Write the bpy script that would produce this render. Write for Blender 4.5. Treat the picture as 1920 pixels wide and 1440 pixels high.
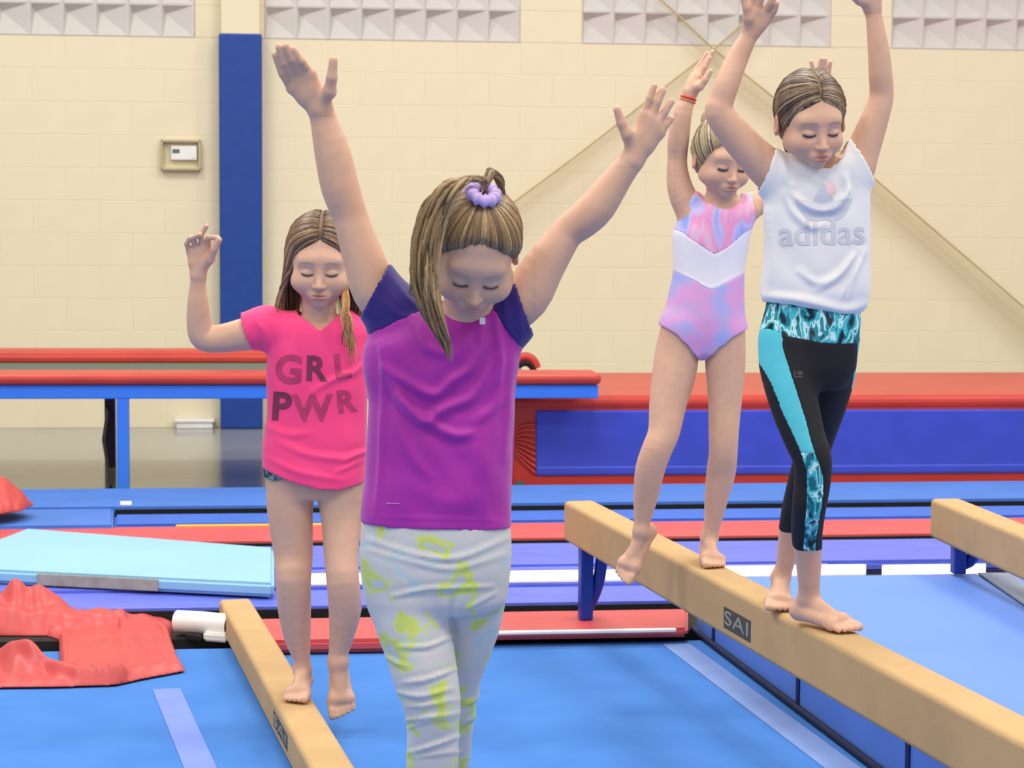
import bpy, bmesh, math, random
import numpy as np
from mathutils import Vector, Matrix
from mathutils.bvhtree import BVHTree

random.seed(4); RNG = np.random.default_rng(4)
for o in list(bpy.data.objects): bpy.data.objects.remove(o, do_unlink=True)
scene = bpy.context.scene; COL = scene.collection

# ---------------------------------------------------------------- camera
FPX = 4000.0; CAMZ = 1.30
PITCH = math.atan(313.0/FPX); ROLL = math.radians(0.377)
cam_d = bpy.data.cameras.new('camera'); cam = bpy.data.objects.new('camera', cam_d); COL.objects.link(cam)
cam_d.sensor_fit = 'HORIZONTAL'; cam_d.sensor_width = 36.0; cam_d.lens = FPX/1920*36.0
CAMR = Matrix.Rotation(math.pi/2-PITCH, 4, 'X') @ Matrix.Rotation(ROLL, 4, 'Z')
cam.matrix_world = Matrix.Translation((0, 0, CAMZ)) @ CAMR
cam_d.clip_start = .05; cam_d.clip_end = 200
cam_d.dof.use_dof = True; cam_d.dof.focus_distance = 4.3; cam_d.dof.aperture_fstop = 13.0
scene.camera = cam

# ---------------------------------------------------------------- world, lamps, exposure
w = bpy.data.worlds.new('gym_ambient'); scene.world = w; w.use_nodes = True
bg = w.node_tree.nodes['Background']; bg.inputs[0].default_value = (1.0, .975, .94, 1); bg.inputs[1].default_value = .68
def area(name, loc, size, power, rot=(0, 0, 0), col=(1, .97, .93)):
    l = bpy.data.lights.new(name, 'AREA'); l.shape = 'RECTANGLE'; l.size, l.size_y = size; l.energy = power; l.color = col
    o = bpy.data.objects.new(name, l); COL.objects.link(o); o.location = loc; o.rotation_euler = rot
    return o
# the gym's own ceiling lamps: an even grid of equal fittings, all above the picture
for row, y in (('front', 1.2), ('middle', 5.4), ('back', 9.6)):
    for side, x in (('left', -3.4), ('centre', 0.5), ('right', 4.4)):
        area('ceiling_lamp_%s_%s_offscreen' % (row, side), (x, y, 5.8), (1.2, 1.2), 100)
scene.view_settings.view_transform = 'Standard'; scene.view_settings.look = 'None'
scene.view_settings.gamma = 1.0; scene.view_settings.use_curve_mapping = False
scene.view_settings.exposure = 0.13

# ---------------------------------------------------------------- pixels <-> space
R3 = np.array(CAMR.to_3x3()); C0 = np.array([0, 0, CAMZ])
def ray(px, py):
    d = R3 @ np.array([(px-960)/FPX, -(py-720)/FPX, -1.0]); return d
def onz(px, py, z):
    d = ray(px, py); return C0 + d*((z-CAMZ)/d[2])
def atY(px, py, Y):
    d = ray(px, py); return C0 + d*(Y/d[1])
def toplane(px, py, p0, n):
    d = ray(px, py); t = np.dot(np.asarray(p0)-C0, n)/np.dot(d, n); return C0 + d*t
def depth(p):
    return -((np.asarray(p)-C0) @ R3)[..., 2]
def project(V):
    q = (np.asarray(V)-C0) @ R3
    return np.stack([960 - FPX*q[..., 0]/q[..., 2], 720 + FPX*q[..., 1]/q[..., 2]], -1)

# ---------------------------------------------------------------- materials
def lin(c):
    out = []
    for v in c[:3]:
        v /= 255.0; out.append(v/12.92 if v <= .04045 else ((v+.055)/1.055)**2.4)
    return tuple(out)+(1.0,)
MATS = {}
def mat(name, c, rough=.6, var=.06, vscale=8, bump=0.0, bscale=60, c2=None, spec=.4, sheen=0, metal=0, coat=0, stretch=None):
    if name in MATS: return MATS[name]
    m = bpy.data.materials.new(name); m.use_nodes = True; nt = m.node_tree; N = nt.nodes; L = nt.links
    b = N['Principled BSDF']; b.inputs['Roughness'].default_value = rough; b.inputs['Specular IOR Level'].default_value = spec
    b.inputs['Metallic'].default_value = metal; b.inputs['Sheen Weight'].default_value = sheen; b.inputs['Coat Weight'].default_value = coat
    tc = N.new('ShaderNodeTexCoord'); mp = N.new('ShaderNodeMapping'); L.new(tc.outputs['Object'], mp.inputs[0])
    if stretch: mp.inputs['Scale'].default_value = stretch
    nz = N.new('ShaderNodeTexNoise'); nz.inputs['Scale'].default_value = vscale; nz.inputs['Detail'].default_value = 4
    L.new(mp.outputs[0], nz.inputs['Vector'])
    r = N.new('ShaderNodeValToRGB'); L.new(nz.outputs['Fac'], r.inputs[0])
    a = lin(c)
    if c2 is not None: lo, hi = a, lin(c2)
    else:
        lo = tuple(max(0, v*(1-var)) for v in a[:3])+(1,); hi = tuple(min(1, v*(1+var)) for v in a[:3])+(1,)
    r.color_ramp.elements[0].position = .35; r.color_ramp.elements[1].position = .65
    r.color_ramp.elements[0].color = lo; r.color_ramp.elements[1].color = hi
    L.new(r.outputs[0], b.inputs['Base Color'])
    if bump:
        n2 = N.new('ShaderNodeTexNoise'); n2.inputs['Scale'].default_value = bscale; n2.inputs['Detail'].default_value = 3
        L.new(tc.outputs['Object'], n2.inputs['Vector'])
        bp = N.new('ShaderNodeBump'); bp.inputs['Strength'].default_value = bump; bp.inputs['Distance'].default_value = .004
        L.new(n2.outputs['Fac'], bp.inputs['Height']); L.new(bp.outputs[0], b.inputs['Normal'])
    MATS[name] = m; return m
def vcmat(name, rough=.5, sss=0.0, var=.05, vscale=60, spec=.4, aniso=0):
    if name in MATS: return MATS[name]
    m = bpy.data.materials.new(name); m.use_nodes = True; nt = m.node_tree; N = nt.nodes; L = nt.links
    b = N['Principled BSDF']; b.inputs['Roughness'].default_value = rough; b.inputs['Specular IOR Level'].default_value = spec
    at = N.new('ShaderNodeAttribute'); at.attribute_name = 'Col'
    tc = N.new('ShaderNodeTexCoord'); nz = N.new('ShaderNodeTexNoise'); nz.inputs['Scale'].default_value = vscale; nz.inputs['Detail'].default_value = 3
    L.new(tc.outputs['Object'], nz.inputs['Vector'])
    mr = N.new('ShaderNodeMapRange'); mr.inputs['From Min'].default_value = .3; mr.inputs['From Max'].default_value = .7
    mr.inputs['To Min'].default_value = 1-var; mr.inputs['To Max'].default_value = 1+var; L.new(nz.outputs['Fac'], mr.inputs['Value'])
    mx = N.new('ShaderNodeVectorMath'); mx.operation = 'SCALE'; L.new(at.outputs['Color'], mx.inputs[0]); L.new(mr.outputs[0], mx.inputs['Scale'])
    L.new(mx.outputs[0], b.inputs['Base Color'])
    if sss:
        b.inputs['Subsurface Weight'].default_value = sss; b.inputs['Subsurface Scale'].default_value = .006
        b.inputs['Subsurface Radius'].default_value = (1, .4, .25)
    MATS[name] = m; return m
def multimat(name, stops, scale=12, detail=2, kind='NOISE', rough=.8, stretch=None, contrast=(.3, .7), interp='LINEAR', dist=0):
    """pattern of several colours from noise / voronoi cells"""
    if name in MATS: return MATS[name]
    m = bpy.data.materials.new(name); m.use_nodes = True; nt = m.node_tree; N = nt.nodes; L = nt.links
    b = N['Principled BSDF']; b.inputs['Roughness'].default_value = rough; b.inputs['Specular IOR Level'].default_value = .25
    tc = N.new('ShaderNodeTexCoord'); mp = N.new('ShaderNodeMapping'); L.new(tc.outputs['Object'], mp.inputs[0])
    if stretch: mp.inputs['Scale'].default_value = stretch
    if kind == 'NOISE':
        t = N.new('ShaderNodeTexNoise'); t.inputs['Scale'].default_value = scale; t.inputs['Detail'].default_value = detail
        t.inputs['Distortion'].default_value = dist; out = t.outputs['Fac']
    else:
        t = N.new('ShaderNodeTexVoronoi'); t.inputs['Scale'].default_value = scale; out = t.outputs['Color']
    L.new(mp.outputs[0], t.inputs['Vector'])
    r = N.new('ShaderNodeValToRGB'); r.color_ramp.interpolation = interp; L.new(out, r.inputs[0])
    e = r.color_ramp.elements
    while len(e) < len(stops): e.new(.5)
    for i, (p, c) in enumerate(stops): e[i].position = p; e[i].color = lin(c)
    L.new(r.outputs[0], b.inputs['Base Color']); MATS[name] = m; return m

# ---------------------------------------------------------------- object helpers
def tag(o, label=None, cat=None, group=None, kind=None):
    if label: o['label'] = label
    if cat: o['category'] = cat
    if group: o['group'] = group
    if kind: o['kind'] = kind
    return o
def empty(name, loc, rz=0):
    o = bpy.data.objects.new(name, None); COL.objects.link(o); o.location = loc; o.rotation_euler = (0, 0, rz)
    o.empty_display_size = .05; return o
def link(name, me, m=None, parent=None):
    o = bpy.data.objects.new(name, me); COL.objects.link(o)
    if m is not None: me.materials.append(m)
    if parent is not None: o.parent = parent
    return o
def mk(name, V, F, m=None, parent=None, smooth=True, col=None):
    """fast mesh object from numpy verts and quads / list of faces"""
    me = bpy.data.meshes.new(name)
    V = np.asarray(V, float)
    if isinstance(F, np.ndarray):
        k = F.shape[1]; n = len(F)
        me.vertices.add(len(V)); me.vertices.foreach_set('co', V.ravel())
        me.loops.add(n*k); me.loops.foreach_set('vertex_index', F.ravel().astype(np.int32))
        me.polygons.add(n); me.polygons.foreach_set('loop_start', np.arange(0, n*k, k, dtype=np.int32))
        me.polygons.foreach_set('loop_total', np.full(n, k, np.int32)); me.update(calc_edges=True); me.validate()
    else:
        me.from_pydata([tuple(v) for v in V], [], [tuple(int(i) for i in f) for f in F]); me.update()
    if smooth: me.polygons.foreach_set('use_smooth', np.ones(len(me.polygons), bool))
    if col is not None and len(me.vertices) == len(col):
        a = me.color_attributes.new('Col', 'FLOAT_COLOR', 'POINT')
        c4 = np.ones((len(col), 4), np.float32); c4[:, :3] = col; a.data.foreach_set('color', c4.ravel())
    return link(name, me, m, parent)
def bmobj(name, bm, m=None, parent=None, smooth=False):
    me = bpy.data.meshes.new(name); bmesh.ops.recalc_face_normals(bm, faces=bm.faces); bm.to_mesh(me); bm.free()
    if smooth:
        for p in me.polygons: p.use_smooth = True
    return link(name, me, m, parent)
def rbox(bm, lo, hi, r=.01, seg=2):
    """bevelled box added to bm"""
    s = [hi[i]-lo[i] for i in range(3)]; c = [(hi[i]+lo[i])/2 for i in range(3)]
    g = bmesh.ops.create_cube(bm, size=1, matrix=Matrix.Translation(c) @ Matrix.Diagonal((*s, 1)))
    if r > 0:
        es = list({e for v in g['verts'] for e in v.link_edges})
        bmesh.ops.bevel(bm, geom=es, offset=min(r, min(s)*.49), segments=seg, affect='EDGES', profile=.5)
def boxo(name, lo, hi, m, parent=None, r=.01, seg=2, smooth=False):
    bm = bmesh.new(); rbox(bm, lo, hi, r, seg); return bmobj(name, bm, m, parent, smooth)
def prism(name, poly, z0, z1, m, parent=None, r=.01, seg=2):
    """vertical prism over a plan polygon (list of xy), bevelled"""
    bm = bmesh.new(); n = len(poly)
    a = [bm.verts.new((p[0], p[1], z0)) for p in poly]; b = [bm.verts.new((p[0], p[1], z1)) for p in poly]
    bm.faces.new(a[::-1]); bm.faces.new(b)
    for i in range(n): bm.faces.new((a[i], a[(i+1) % n], b[(i+1) % n], b[i]))
    if r > 0: bmesh.ops.bevel(bm, geom=list(bm.edges), offset=r, segments=seg, affect='EDGES')
    return bmobj(name, bm, m, parent, False)
def tubemesh(paths, radii, sides=6, flat=1.0, closed=False):
    """tubes along polylines -> V, F(list quads), id per vertex"""
    VV = []; FF = []; ID = []; base = 0
    for pi, (P, r) in enumerate(zip(paths, radii)):
        P = np.asarray(P, float); n = len(P); r = np.broadcast_to(np.asarray(r, float), (n,))
        T = np.gradient(P, axis=0); T /= np.linalg.norm(T, axis=1)[:, None]+1e-9
        up = np.array([0, -1.0, 0]) if abs(T[:, 1]).mean() < .8 else np.array([1.0, 0, 0])
        U = np.cross(T, up); U /= np.linalg.norm(U, axis=1)[:, None]+1e-9; W = np.cross(U, T)
        a = np.arange(sides)*2*math.pi/sides
        V = P[:, None]+r[:, None, None]*(np.cos(a)[None, :, None]*U[:, None]+flat*np.sin(a)[None, :, None]*W[:, None])
        VV.append(V.reshape(-1, 3)); ID.append(np.full(n*sides, pi))
        i = np.arange(n-1)[:, None]*sides; j = np.arange(sides)[None]; j2 = (j+1) % sides
        FF.append((np.stack([i+j, i+j2, i+sides+j2, i+sides+j], -1).reshape(-1, 4))+base); base += n*sides
    return np.concatenate(VV), np.concatenate(FF), np.concatenate(ID)
def spline(pts, n):
    """Catmull-Rom through pts"""
    P = np.asarray(pts, float); m = len(P)
    if m == 2: return P[0]+(P[1]-P[0])*np.linspace(0, 1, n)[:, None]
    Q = np.vstack([2*P[0]-P[1], P, 2*P[-1]-P[-2]]); t = np.linspace(0, m-1-1e-6, n); i = t.astype(int); f = (t-i)[:, None]
    a, b, c, d = Q[i], Q[i+1], Q[i+2], Q[i+3]
    return .5*(2*b+(c-a)*f+(2*a-5*b+4*c-d)*f**2+(3*b-a-3*c+d)*f**3)
# ================================================================ THE GYM
ZF = -0.04                                    # hard floor; carpet tops lie at about 0
WY = math.radians(6.3)                        # the far wall recedes to the right
W0 = onz(0, 803, ZF); UW = np.array([math.cos(WY), math.sin(WY), 0]); NW = np.array([-math.sin(WY), math.cos(WY), 0])
def wallpt(px, py, off=0.0):
    p = toplane(px, py, W0-NW*off, NW); return float(np.dot(p-W0, UW)), float(p[2])
M_floor = mat('polished_grey_floor', (150, 150, 146), rough=.16, var=.05, vscale=3, spec=.5)
M_wall = mat('cream_painted_block', (233, 222, 190), rough=.75, var=.02, vscale=2.5, bump=.25, bscale=90)
M_mort = mat('cream_painted_joint', (233, 222, 190), rough=.8, var=.02)
M_tile = mat('pale_grey_relief_block', (208, 203, 196), rough=.8, var=.03, vscale=6)
M_pad = mat('blue_pillar_pad', (24, 66, 148), rough=.5, var=.06, vscale=14)
o = boxo('floor', (-14, -4, ZF-.1), (16, 18, ZF), M_floor, r=0); tag(o, 'polished grey hard floor of the gym', 'floor', kind='structure')

# back wall: slab with the joint colour, single blocks standing proud of it
wall = empty('wall_back', W0, WY); tag(wall, 'cream painted concrete block wall behind the equipment', 'wall', kind='structure')
Z_b = wallpt(700, 75)[1]                      # lower edge of the relief panels (world z)
Hc = .2032; n_c = int(round((Z_b-ZF)/Hc)); Hc = (Z_b-ZF)/n_c; BW = .4064
boxo('slab', (-4, .0018, 0), (13, .25, n_c*Hc-.004), M_mort, wall, r=0); boxo('upper_slab', (-4, .075, n_c*Hc-.004), (13, .25, 5.0), M_mort, wall, r=0)
def blockmesh(w, h, name, m):
    bm = bmesh.new(); rbox(bm, (0, 0, 0), (w, .03, h), .0018, 1); me = bpy.data.meshes.new(name); bm.to_mesh(me); bm.free(); me.materials.append(m); return me
me_b = blockmesh(BW-.0015, Hc-.002, 'block', M_wall)
def putblock(me, u, z, name='block'):
    o = bpy.data.objects.new(name, me); COL.objects.link(o); o.parent = wall; o.location = (u, 0, z); return o
for c in range(n_c):
    for i in range(23):
        putblock(me_b, -1.0+i*BW+(BW/2 if c % 2 else 0)+.0007, c*Hc+.001)
# relief panels between plain cream piers
spans = [(wallpt(-130, 40)[0], wallpt(365, 40)[0]), (wallpt(497, 40)[0], wallpt(975, 50)[0]), (wallpt(1092, 60)[0], wallpt(1557, 70)[0]), (wallpt(1672, 80)[0], wallpt(2135, 90)[0])]
_pw = spans[1][0]-spans[0][1]; _sw = spans[2][1]-spans[2][0]; spans = [(spans[0][0]-_pw-_sw, spans[0][0]-_pw)]+spans+[(spans[3][1]+_pw, spans[3][1]+_pw+_sw)]
zb = Z_b-ZF
def tilemesh(w, h):
    f = .006; D = .055; bm = bmesh.new()
    def v(x, y, z): return bm.verts.new((x, y, z))
    o = [v(0, -.004, 0), v(w, -.004, 0), v(w, -.004, h), v(0, -.004, h)]
    i = [v(f*.6, -.004, f), v(w-f*2.0, -.004, f), v(w-f*2.0, -.004, h-f), v(f*.6, -.004, h-f)]
    ap = v(w*.10, D, h*.74)
    bk = [v(0, .05, 0), v(w, .05, 0), v(w, .05, h), v(0, .05, h)]
    for k in range(4):
        j = (k+1) % 4; bm.faces.new((o[k], o[j], i[j], i[k])); bm.faces.new((i[k], i[j], ap)); bm.faces.new((o[j], o[k], bk[k], bk[j]))
    me = bpy.data.meshes.new('relief_block'); bmesh.ops.recalc_face_normals(bm, faces=bm.faces); bm.to_mesh(me); bm.free(); me.materials.append(M_tile); return me
for k, (a, b) in enumerate(spans):
    nt = 8; tw = (b-a)/nt; me_t = tilemesh(tw-.001, .2)
    for r in range(2):
        for i in range(nt): putblock(me_t, a+i*tw, zb+r*.2005, 'relief_block')
    if k < len(spans)-1:
        a2 = spans[k+1][0]; me_p = blockmesh(a2-b-.003, .2, 'pier_block', M_wall)
        for r in range(2): putblock(me_p, b+.0015, zb+r*.2005, 'pier_block')
# padded pillar with bare column above
pu0, pz1 = wallpt(410, 62, .12); pu1 = wallpt(491, 62, .12)[0]
pil = empty('padded_pillar', W0+UW*(pu0+pu1)/2-NW*.06, WY); tag(pil, 'wall pillar wrapped in dark blue padding below a bare cream top', 'pillar')
hw = (pu1-pu0)/2
boxo('column', (-hw*.9, -.05, 0), (hw*.9, .055, 4.2), M_wall, pil, r=.006)
boxo('padding', (-hw, -.062, .0), (hw, .052, pz1-ZF), M_pad, pil, r=.012)
# thermostat in its guard
tu0, tz1 = wallpt(302, 262); tu1, tz0 = wallpt(377, 320)
tb = empty('thermostat', W0+UW*(tu0+tu1)/2+np.array([0, 0, (tz0+tz1)/2-ZF]), WY); tag(tb, 'white thermostat in a clear beige-rimmed guard on the block wall', 'thermostat')
tw, th = (tu1-tu0)/2, (tz1-tz0)/2; M_rim = mat('thermostat_guard_rim', (190, 178, 140), rough=.35); M_wp = mat('white_plastic', (232, 232, 228), rough=.4)
bm = bmesh.new()
for lo, hi in (((-tw, -.05, -th), (tw, -.005, -th+.016)), ((-tw, -.05, th-.016), (tw, -.005, th)), ((-tw, -.05, -th), (-tw+.014, -.005, th)), ((tw-.014, -.05, -th), (tw, -.005, th))): rbox(bm, lo, hi, .003, 1)
bmobj('guard_rim', bm, M_rim, tb)
boxo('base_plate', (-tw+.01, -.010, -th+.01), (tw-.01, -.004, th-.01), mat('guard_plate', (216, 205, 168), rough=.4), tb, r=.002)
bd = boxo('unit', (-tw*.50, -.04, -th*.32), (tw*.80, -.012, th*.60), M_wp, tb, r=.004)
boxo('display', (-tw*.42, -.0425, th*.12), (-tw*.06, -.039, th*.38), mat('grey_display', (96, 104, 100), rough=.3), bd, r=.001)
boxo('slider', (tw*.55, -.0435, -th*.2), (tw*.72, -.039, th*.45), mat('beige_slider', (236, 232, 220), rough=.4), bd, r=.001)
# white casing low on the wall by the pillar
cu0, cz1 = wallpt(331, 788, .06); cu1 = wallpt(405, 788, .06)[0]
cs = empty('wall_casing', W0+UW*(cu0+cu1)/2, WY); tag(cs, 'low white casing at the foot of the wall beside the blue pillar', 'casing')
boxo('body', (-(cu1-cu0)/2, -.08, 0), ((cu1-cu0)/2-.02, -.004, cz1-ZF-.012), M_wp, cs, r=.006); boxo('lid', (-(cu1-cu0)/2-.012, -.09, cz1-ZF-.012), ((cu1-cu0)/2-.01, -.004, cz1-ZF+.006), M_wp, cs, r=.004)

# safety nets gathered on diagonal ropes in front of the wall
def netmat():
    m = bpy.data.materials.new('beige_netting'); m.use_nodes = True; nt = m.node_tree; N = nt.nodes; L = nt.links
    b = N['Principled BSDF']; b.inputs['Base Color'].default_value = lin((176, 158, 112)); b.inputs['Roughness'].default_value = .9
    tr = N.new('ShaderNodeBsdfTransparent'); mx = N.new('ShaderNodeMixShader')
    tc = N.new('ShaderNodeTexCoord'); mp = N.new('ShaderNodeMapping'); L.new(tc.outputs['UV'], mp.inputs[0]); mp.inputs['Scale'].default_value = (1, 1, 1)
    nz = N.new('ShaderNodeTexNoise'); nz.inputs['Scale'].default_value = 3.0; nz.inputs['Detail'].default_value = 3; L.new(mp.outputs[0], nz.inputs['Vector'])
    mp.inputs['Scale'].default_value = (.4, 9, 1)
    sx = N.new('ShaderNodeSeparateXYZ'); L.new(tc.outputs['UV'], sx.inputs[0])
    r = N.new('ShaderNodeValToRGB'); L.new(sx.outputs['Y'], r.inputs[0]); e = r.color_ramp.elements
    e[0].position = 0; e[0].color = (.0, .0, .0, 1); e[1].position = 1; e[1].color = (.34, .34, .34, 1); q = e.new(.45); q.color = (.14, .14, .14, 1); q = e.new(.7); q.color = (.30, .30, .30, 1)
    mu = N.new('ShaderNodeMath'); mu.operation = 'MULTIPLY'; L.new(r.outputs[0], mu.inputs[0]); 
    mr = N.new('ShaderNodeMapRange'); mr.inputs['From Min'].default_value = .3; mr.inputs['From Max'].default_value = .7; mr.inputs['To Min'].default_value = .55; mr.inputs['To Max'].default_value = 1.35
    L.new(nz.outputs['Fac'], mr.inputs['Value']); L.new(mr.outputs[0], mu.inputs[1])
    L.new(mu.outputs[0], mx.inputs[0]); L.new(tr.outputs[0], mx.inputs[1]); L.new(b.outputs[0], mx.inputs[2])
    L.new(mx.outputs[0], N['Material Output'].inputs[0]); return m
M_net = netmat(); M_rope = mat('beige_rope', (196, 178, 132), rough=.9)
def net(name, rope_px, width_px, label, off):
    P = [toplane(x, y, W0-NW*off, NW) for x, y in rope_px]; B = [toplane(x, y+wd, W0-NW*(off-.02), NW) for (x, y), wd in zip(rope_px, width_px)]
    base = (P[0]+P[-1])/2; root = empty(name, base); tag(root, label, 'net')
    V, F, _ = tubemesh([np.array(P)-base], [.006], 6); mk('rope', V, F, M_rope, root)
    n = 40; A = spline(P, n)-base; D = spline(B, n)-base; rows = 9; VV = []
    for r in range(rows):
        t = r/(rows-1); wob = .012*np.sin(np.linspace(0, 25, n)+r*1.3)*t
        row = A*(1-t)+D*t; row = row-NW*wob[:, None]; VV.append(row)
    V = np.concatenate(VV); F = np.array([[r*n+i, r*n+i+1, (r+1)*n+i+1, (r+1)*n+i] for r in range(rows-1) for i in range(n-1)])
    ob = mk('netting', V, F, M_net, root); ob.data.uv_layers.new(name='UVMap'); uv = ob.data.uv_layers[0].data
    for li, lp in enumerate(ob.data.loops):
        vi = lp.vertex_index; uv[li].uv = ((vi % n)/n*6, 1-(vi//n)/(rows-1))
net('safety_net', [(1225, -14), (1275, 32), (1338, 92), (1500, 222), (1640, 335), (1780, 455), (1925, 580), (2060, 690)], [26, 34, 62, 85, 92, 100, 112, 120], 'beige netting hanging from a rope that runs down to the right across the wall', .10)
net('safety_net', [(1436, 8), (1338, 92), (1240, 168), (1090, 285), (958, 383), (840, 470)], [30, 46, 52, 62, 76, 84], 'beige netting hanging from a rope that runs down to the left behind the raised hands', .22)

# ---------------------------------------------------------------- carpets and mats
def bluecarpet():
    m = bpy.data.materials.new('blue_carpet'); m.use_nodes = True; nt = m.node_tree; N = nt.nodes; L = nt.links
    b = N['Principled BSDF']; b.inputs['Roughness'].default_value = .95; b.inputs['Specular IOR Level'].default_value = .1
    tc = N.new('ShaderNodeTexCoord'); mp = N.new('ShaderNodeMapping'); mp.inputs['Rotation'].default_value = (0, 0, -math.radians(12.4)); L.new(tc.outputs['Object'], mp.inputs[0])
    sc = N.new('ShaderNodeMapping'); sc.inputs['Scale'].default_value = (3.0, 3.0, 3.0); L.new(mp.outputs[0], sc.inputs[0])
    nz = N.new('ShaderNodeTexNoise'); nz.inputs['Scale'].default_value = 1.6; nz.inputs['Detail'].default_value = 1.5; L.new(sc.outputs[0], nz.inputs['Vector'])
    n2 = N.new('ShaderNodeTexNoise'); n2.inputs['Scale'].default_value = 160; L.new(tc.outputs['Object'], n2.inputs['Vector'])
    ad = N.new('ShaderNodeMath'); ad.operation = 'MULTIPLY_ADD'; ad.inputs[1].default_value = .25; L.new(n2.outputs['Fac'], ad.inputs[0]); L.new(nz.outputs['Fac'], ad.inputs[2])
    r = N.new('ShaderNodeValToRGB'); L.new(ad.outputs[0], r.inputs[0]); e = r.color_ramp.elements
    e[0].position = .48; e[0].color = lin((70, 121, 193)); e[1].position = .74; e[1].color = lin((75, 126, 198)); L.new(r.outputs[0], b.inputs['Base Color'])
    bp = N.new('ShaderNodeBump'); bp.inputs['Strength'].default_value = .3; bp.inputs['Distance'].default_value = .003; L.new(n2.outputs['Fac'], bp.inputs['Height']); L.new(bp.outputs[0], b.inputs['Normal'])
    return m
M_carpet = bluecarpet()
MY = math.radians(6.8); UM = np.array([math.cos(MY), math.sin(MY), 0]); NM = np.array([-math.sin(MY), math.cos(MY), 0])
def onm(px, yref, z, xref=960):
    """point on the mat line that passes through pixel (xref, yref) at height z, above image column px"""
    p = onz(xref, yref, z); d = ray(px, 1000); d = d[:2]/np.linalg.norm(d[:2]); n = np.array([-d[1], d[0]])
    t = -np.dot(n, p[:2])/np.dot(n, UM[:2]); return p+UM*t
def strip(name, yf, yn, xl, xr, z0, z1, m, parent=None, r=.012, xref=960, zp=None):
    zq = z1 if zp is None else zp; pts = [onm(xl, yn, zq, xref), onm(xr, yn, zq, xref), onm(xr, yf, zq, xref), onm(xl, yf, zq, xref)]
    return prism(name, [(p[0], p[1]) for p in pts], z0, z1, m, parent, r)
M_blue = mat('blue_vinyl', (70, 118, 200), rough=.55, var=.05, vscale=5, bump=.1, bscale=12)
M_blue2 = mat('deep_blue_vinyl', (58, 104, 200), rough=.55, var=.05, vscale=5)
M_vio = mat('violet_blue_vinyl', (96, 110, 212), rough=.42, var=.10, vscale=4, bump=.9, bscale=9, stretch=(1, 6, 1))
M_red = mat('salmon_red_vinyl', (206, 84, 86), rough=.45, var=.06, vscale=5, bump=.3, bscale=10)
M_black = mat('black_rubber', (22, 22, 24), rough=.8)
M_navy = mat('navy_vinyl', (22, 58, 140), rough=.5)
M_whitev = mat('white_vinyl', (238, 236, 230), rough=.5, var=.04)
# main carpet: runs from in front of the camera to the panel mats
c0 = onm(-900, 1206, 0); c1 = onm(2600, 1206, 0)
ca = prism('floor_carpet', [(-6, -1.5), (7.5, -1.5), (c1[0], c1[1]), (c0[0], c0[1])], ZF, 0.0, M_carpet, r=.006)
tag(ca, 'bright blue carpeted gym floor under the balance beams', 'carpet', kind='structure')
# tape lines on the carpet
def tape(pa, pb, wa, m, label):
    a, b = onz(*pa, .001), onz(*pb, .001); d = (b-a)[:2]; d /= np.linalg.norm(d); n = np.array([-d[1], d[0]])*wa/2
    o = prism('floor_tape', [tuple(a[:2]-n), tuple(b[:2]-n), tuple(b[:2]+n), tuple(a[:2]+n)], .0002, .0022, m, None, 0); tag(o, label, 'tape')
tape((312, 1292), (382, 1455), .075, mat('faded_lilac_tape', (116, 138, 214), rough=.8), 'faded lilac tape line on the carpet below the red vinyl cover')
tape((1268, 1208), (1620, 1470), .085, mat('pale_blue_tape', (124, 150, 204), rough=.8), 'pale blue tape line on the carpet beside the thick blue landing mat')
# black underlay below the mats, seen in the gaps
un = strip('rubber_underlay', 946, 1188, -700, 2250, ZF, .004, M_black, None, .001); tag(un, 'black rubber underlay showing in the gaps between the mats', 'underlay')
def matthing(name, label, cat='mat', loc=(0, 0, 0), group=None):
    o = empty(name, loc); return tag(o, label, cat, group)
# near red panels with their side walls
rl = strip('panel_mat', 1152, 1194, 448, 842, .005, .045, M_red, None, .012); tag(rl, 'red panel mat with red side standing behind the pink shirt girl', 'mat')
rr = matthing('panel_mat', 'red panel mat with navy front edge under the leg of the long beam')
strip('panel', 1146, 1183, 845, 1292, .018, .047, M_red, rr, .010); strip('edge_band', 1147, 1184, 845, 1285, .005, .0175, M_navy, rr, .003)
strip('piping', 1182, 1185, 845, 1270, .041, .050, M_whitev, rr, .002)
# violet panels
for (yf, yn, xl, xr, lab) in ((1100, 1132, -700, 1330, 'violet-blue folding panel nearest to the red panel mats'), (1062, 1097, -700, 1560, 'violet-blue folding panel carrying the white strip'), (1018, 1060, -700, 1900, 'violet-blue folding panel next to the narrow red panel')):
    pm = strip('folding_mat', yf, yn, xl, xr, .005, .050 if yf < 1090 else .044, M_vio, None, .014); tag(pm, lab, 'mat')
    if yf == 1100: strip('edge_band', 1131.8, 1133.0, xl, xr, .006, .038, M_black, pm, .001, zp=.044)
for xl, xr, lab in ((530, 1205, 'long white fastening strip on the violet mat behind the girls'), (1215, 1625, 'white fastening strip on the violet mat behind the long beam'), (1655, 1850, 'short white fastening strip on the violet mat by the far beam leg')):
    dy = {530: 0, 1215: -4, 1655: -2}[xl]; xr2 = xr
    s = strip('fastening_strip', 1070+dy, 1089+dy, xl, xr2, .051, .060, M_whitev, None, .002); tag(s, lab, 'strip')
r3 = matthing('panel_mat', 'long narrow red panel mat with yellow seam across the floor')
strip('panel', 980, 1010, -700, 2200, .005, .046, M_red, r3, .012); strip('seam_band', 977, 979.5, 330, 900, .03, .05, mat('yellow_piping', (236, 190, 60), rough=.5), r3, .002)
b4 = strip('floor_mat', 957, 976, 215, 2250, .005, .046, M_blue2, None, .010); tag(b4, 'narrow deep blue mat between the black gap and red panel', 'mat')
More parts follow.
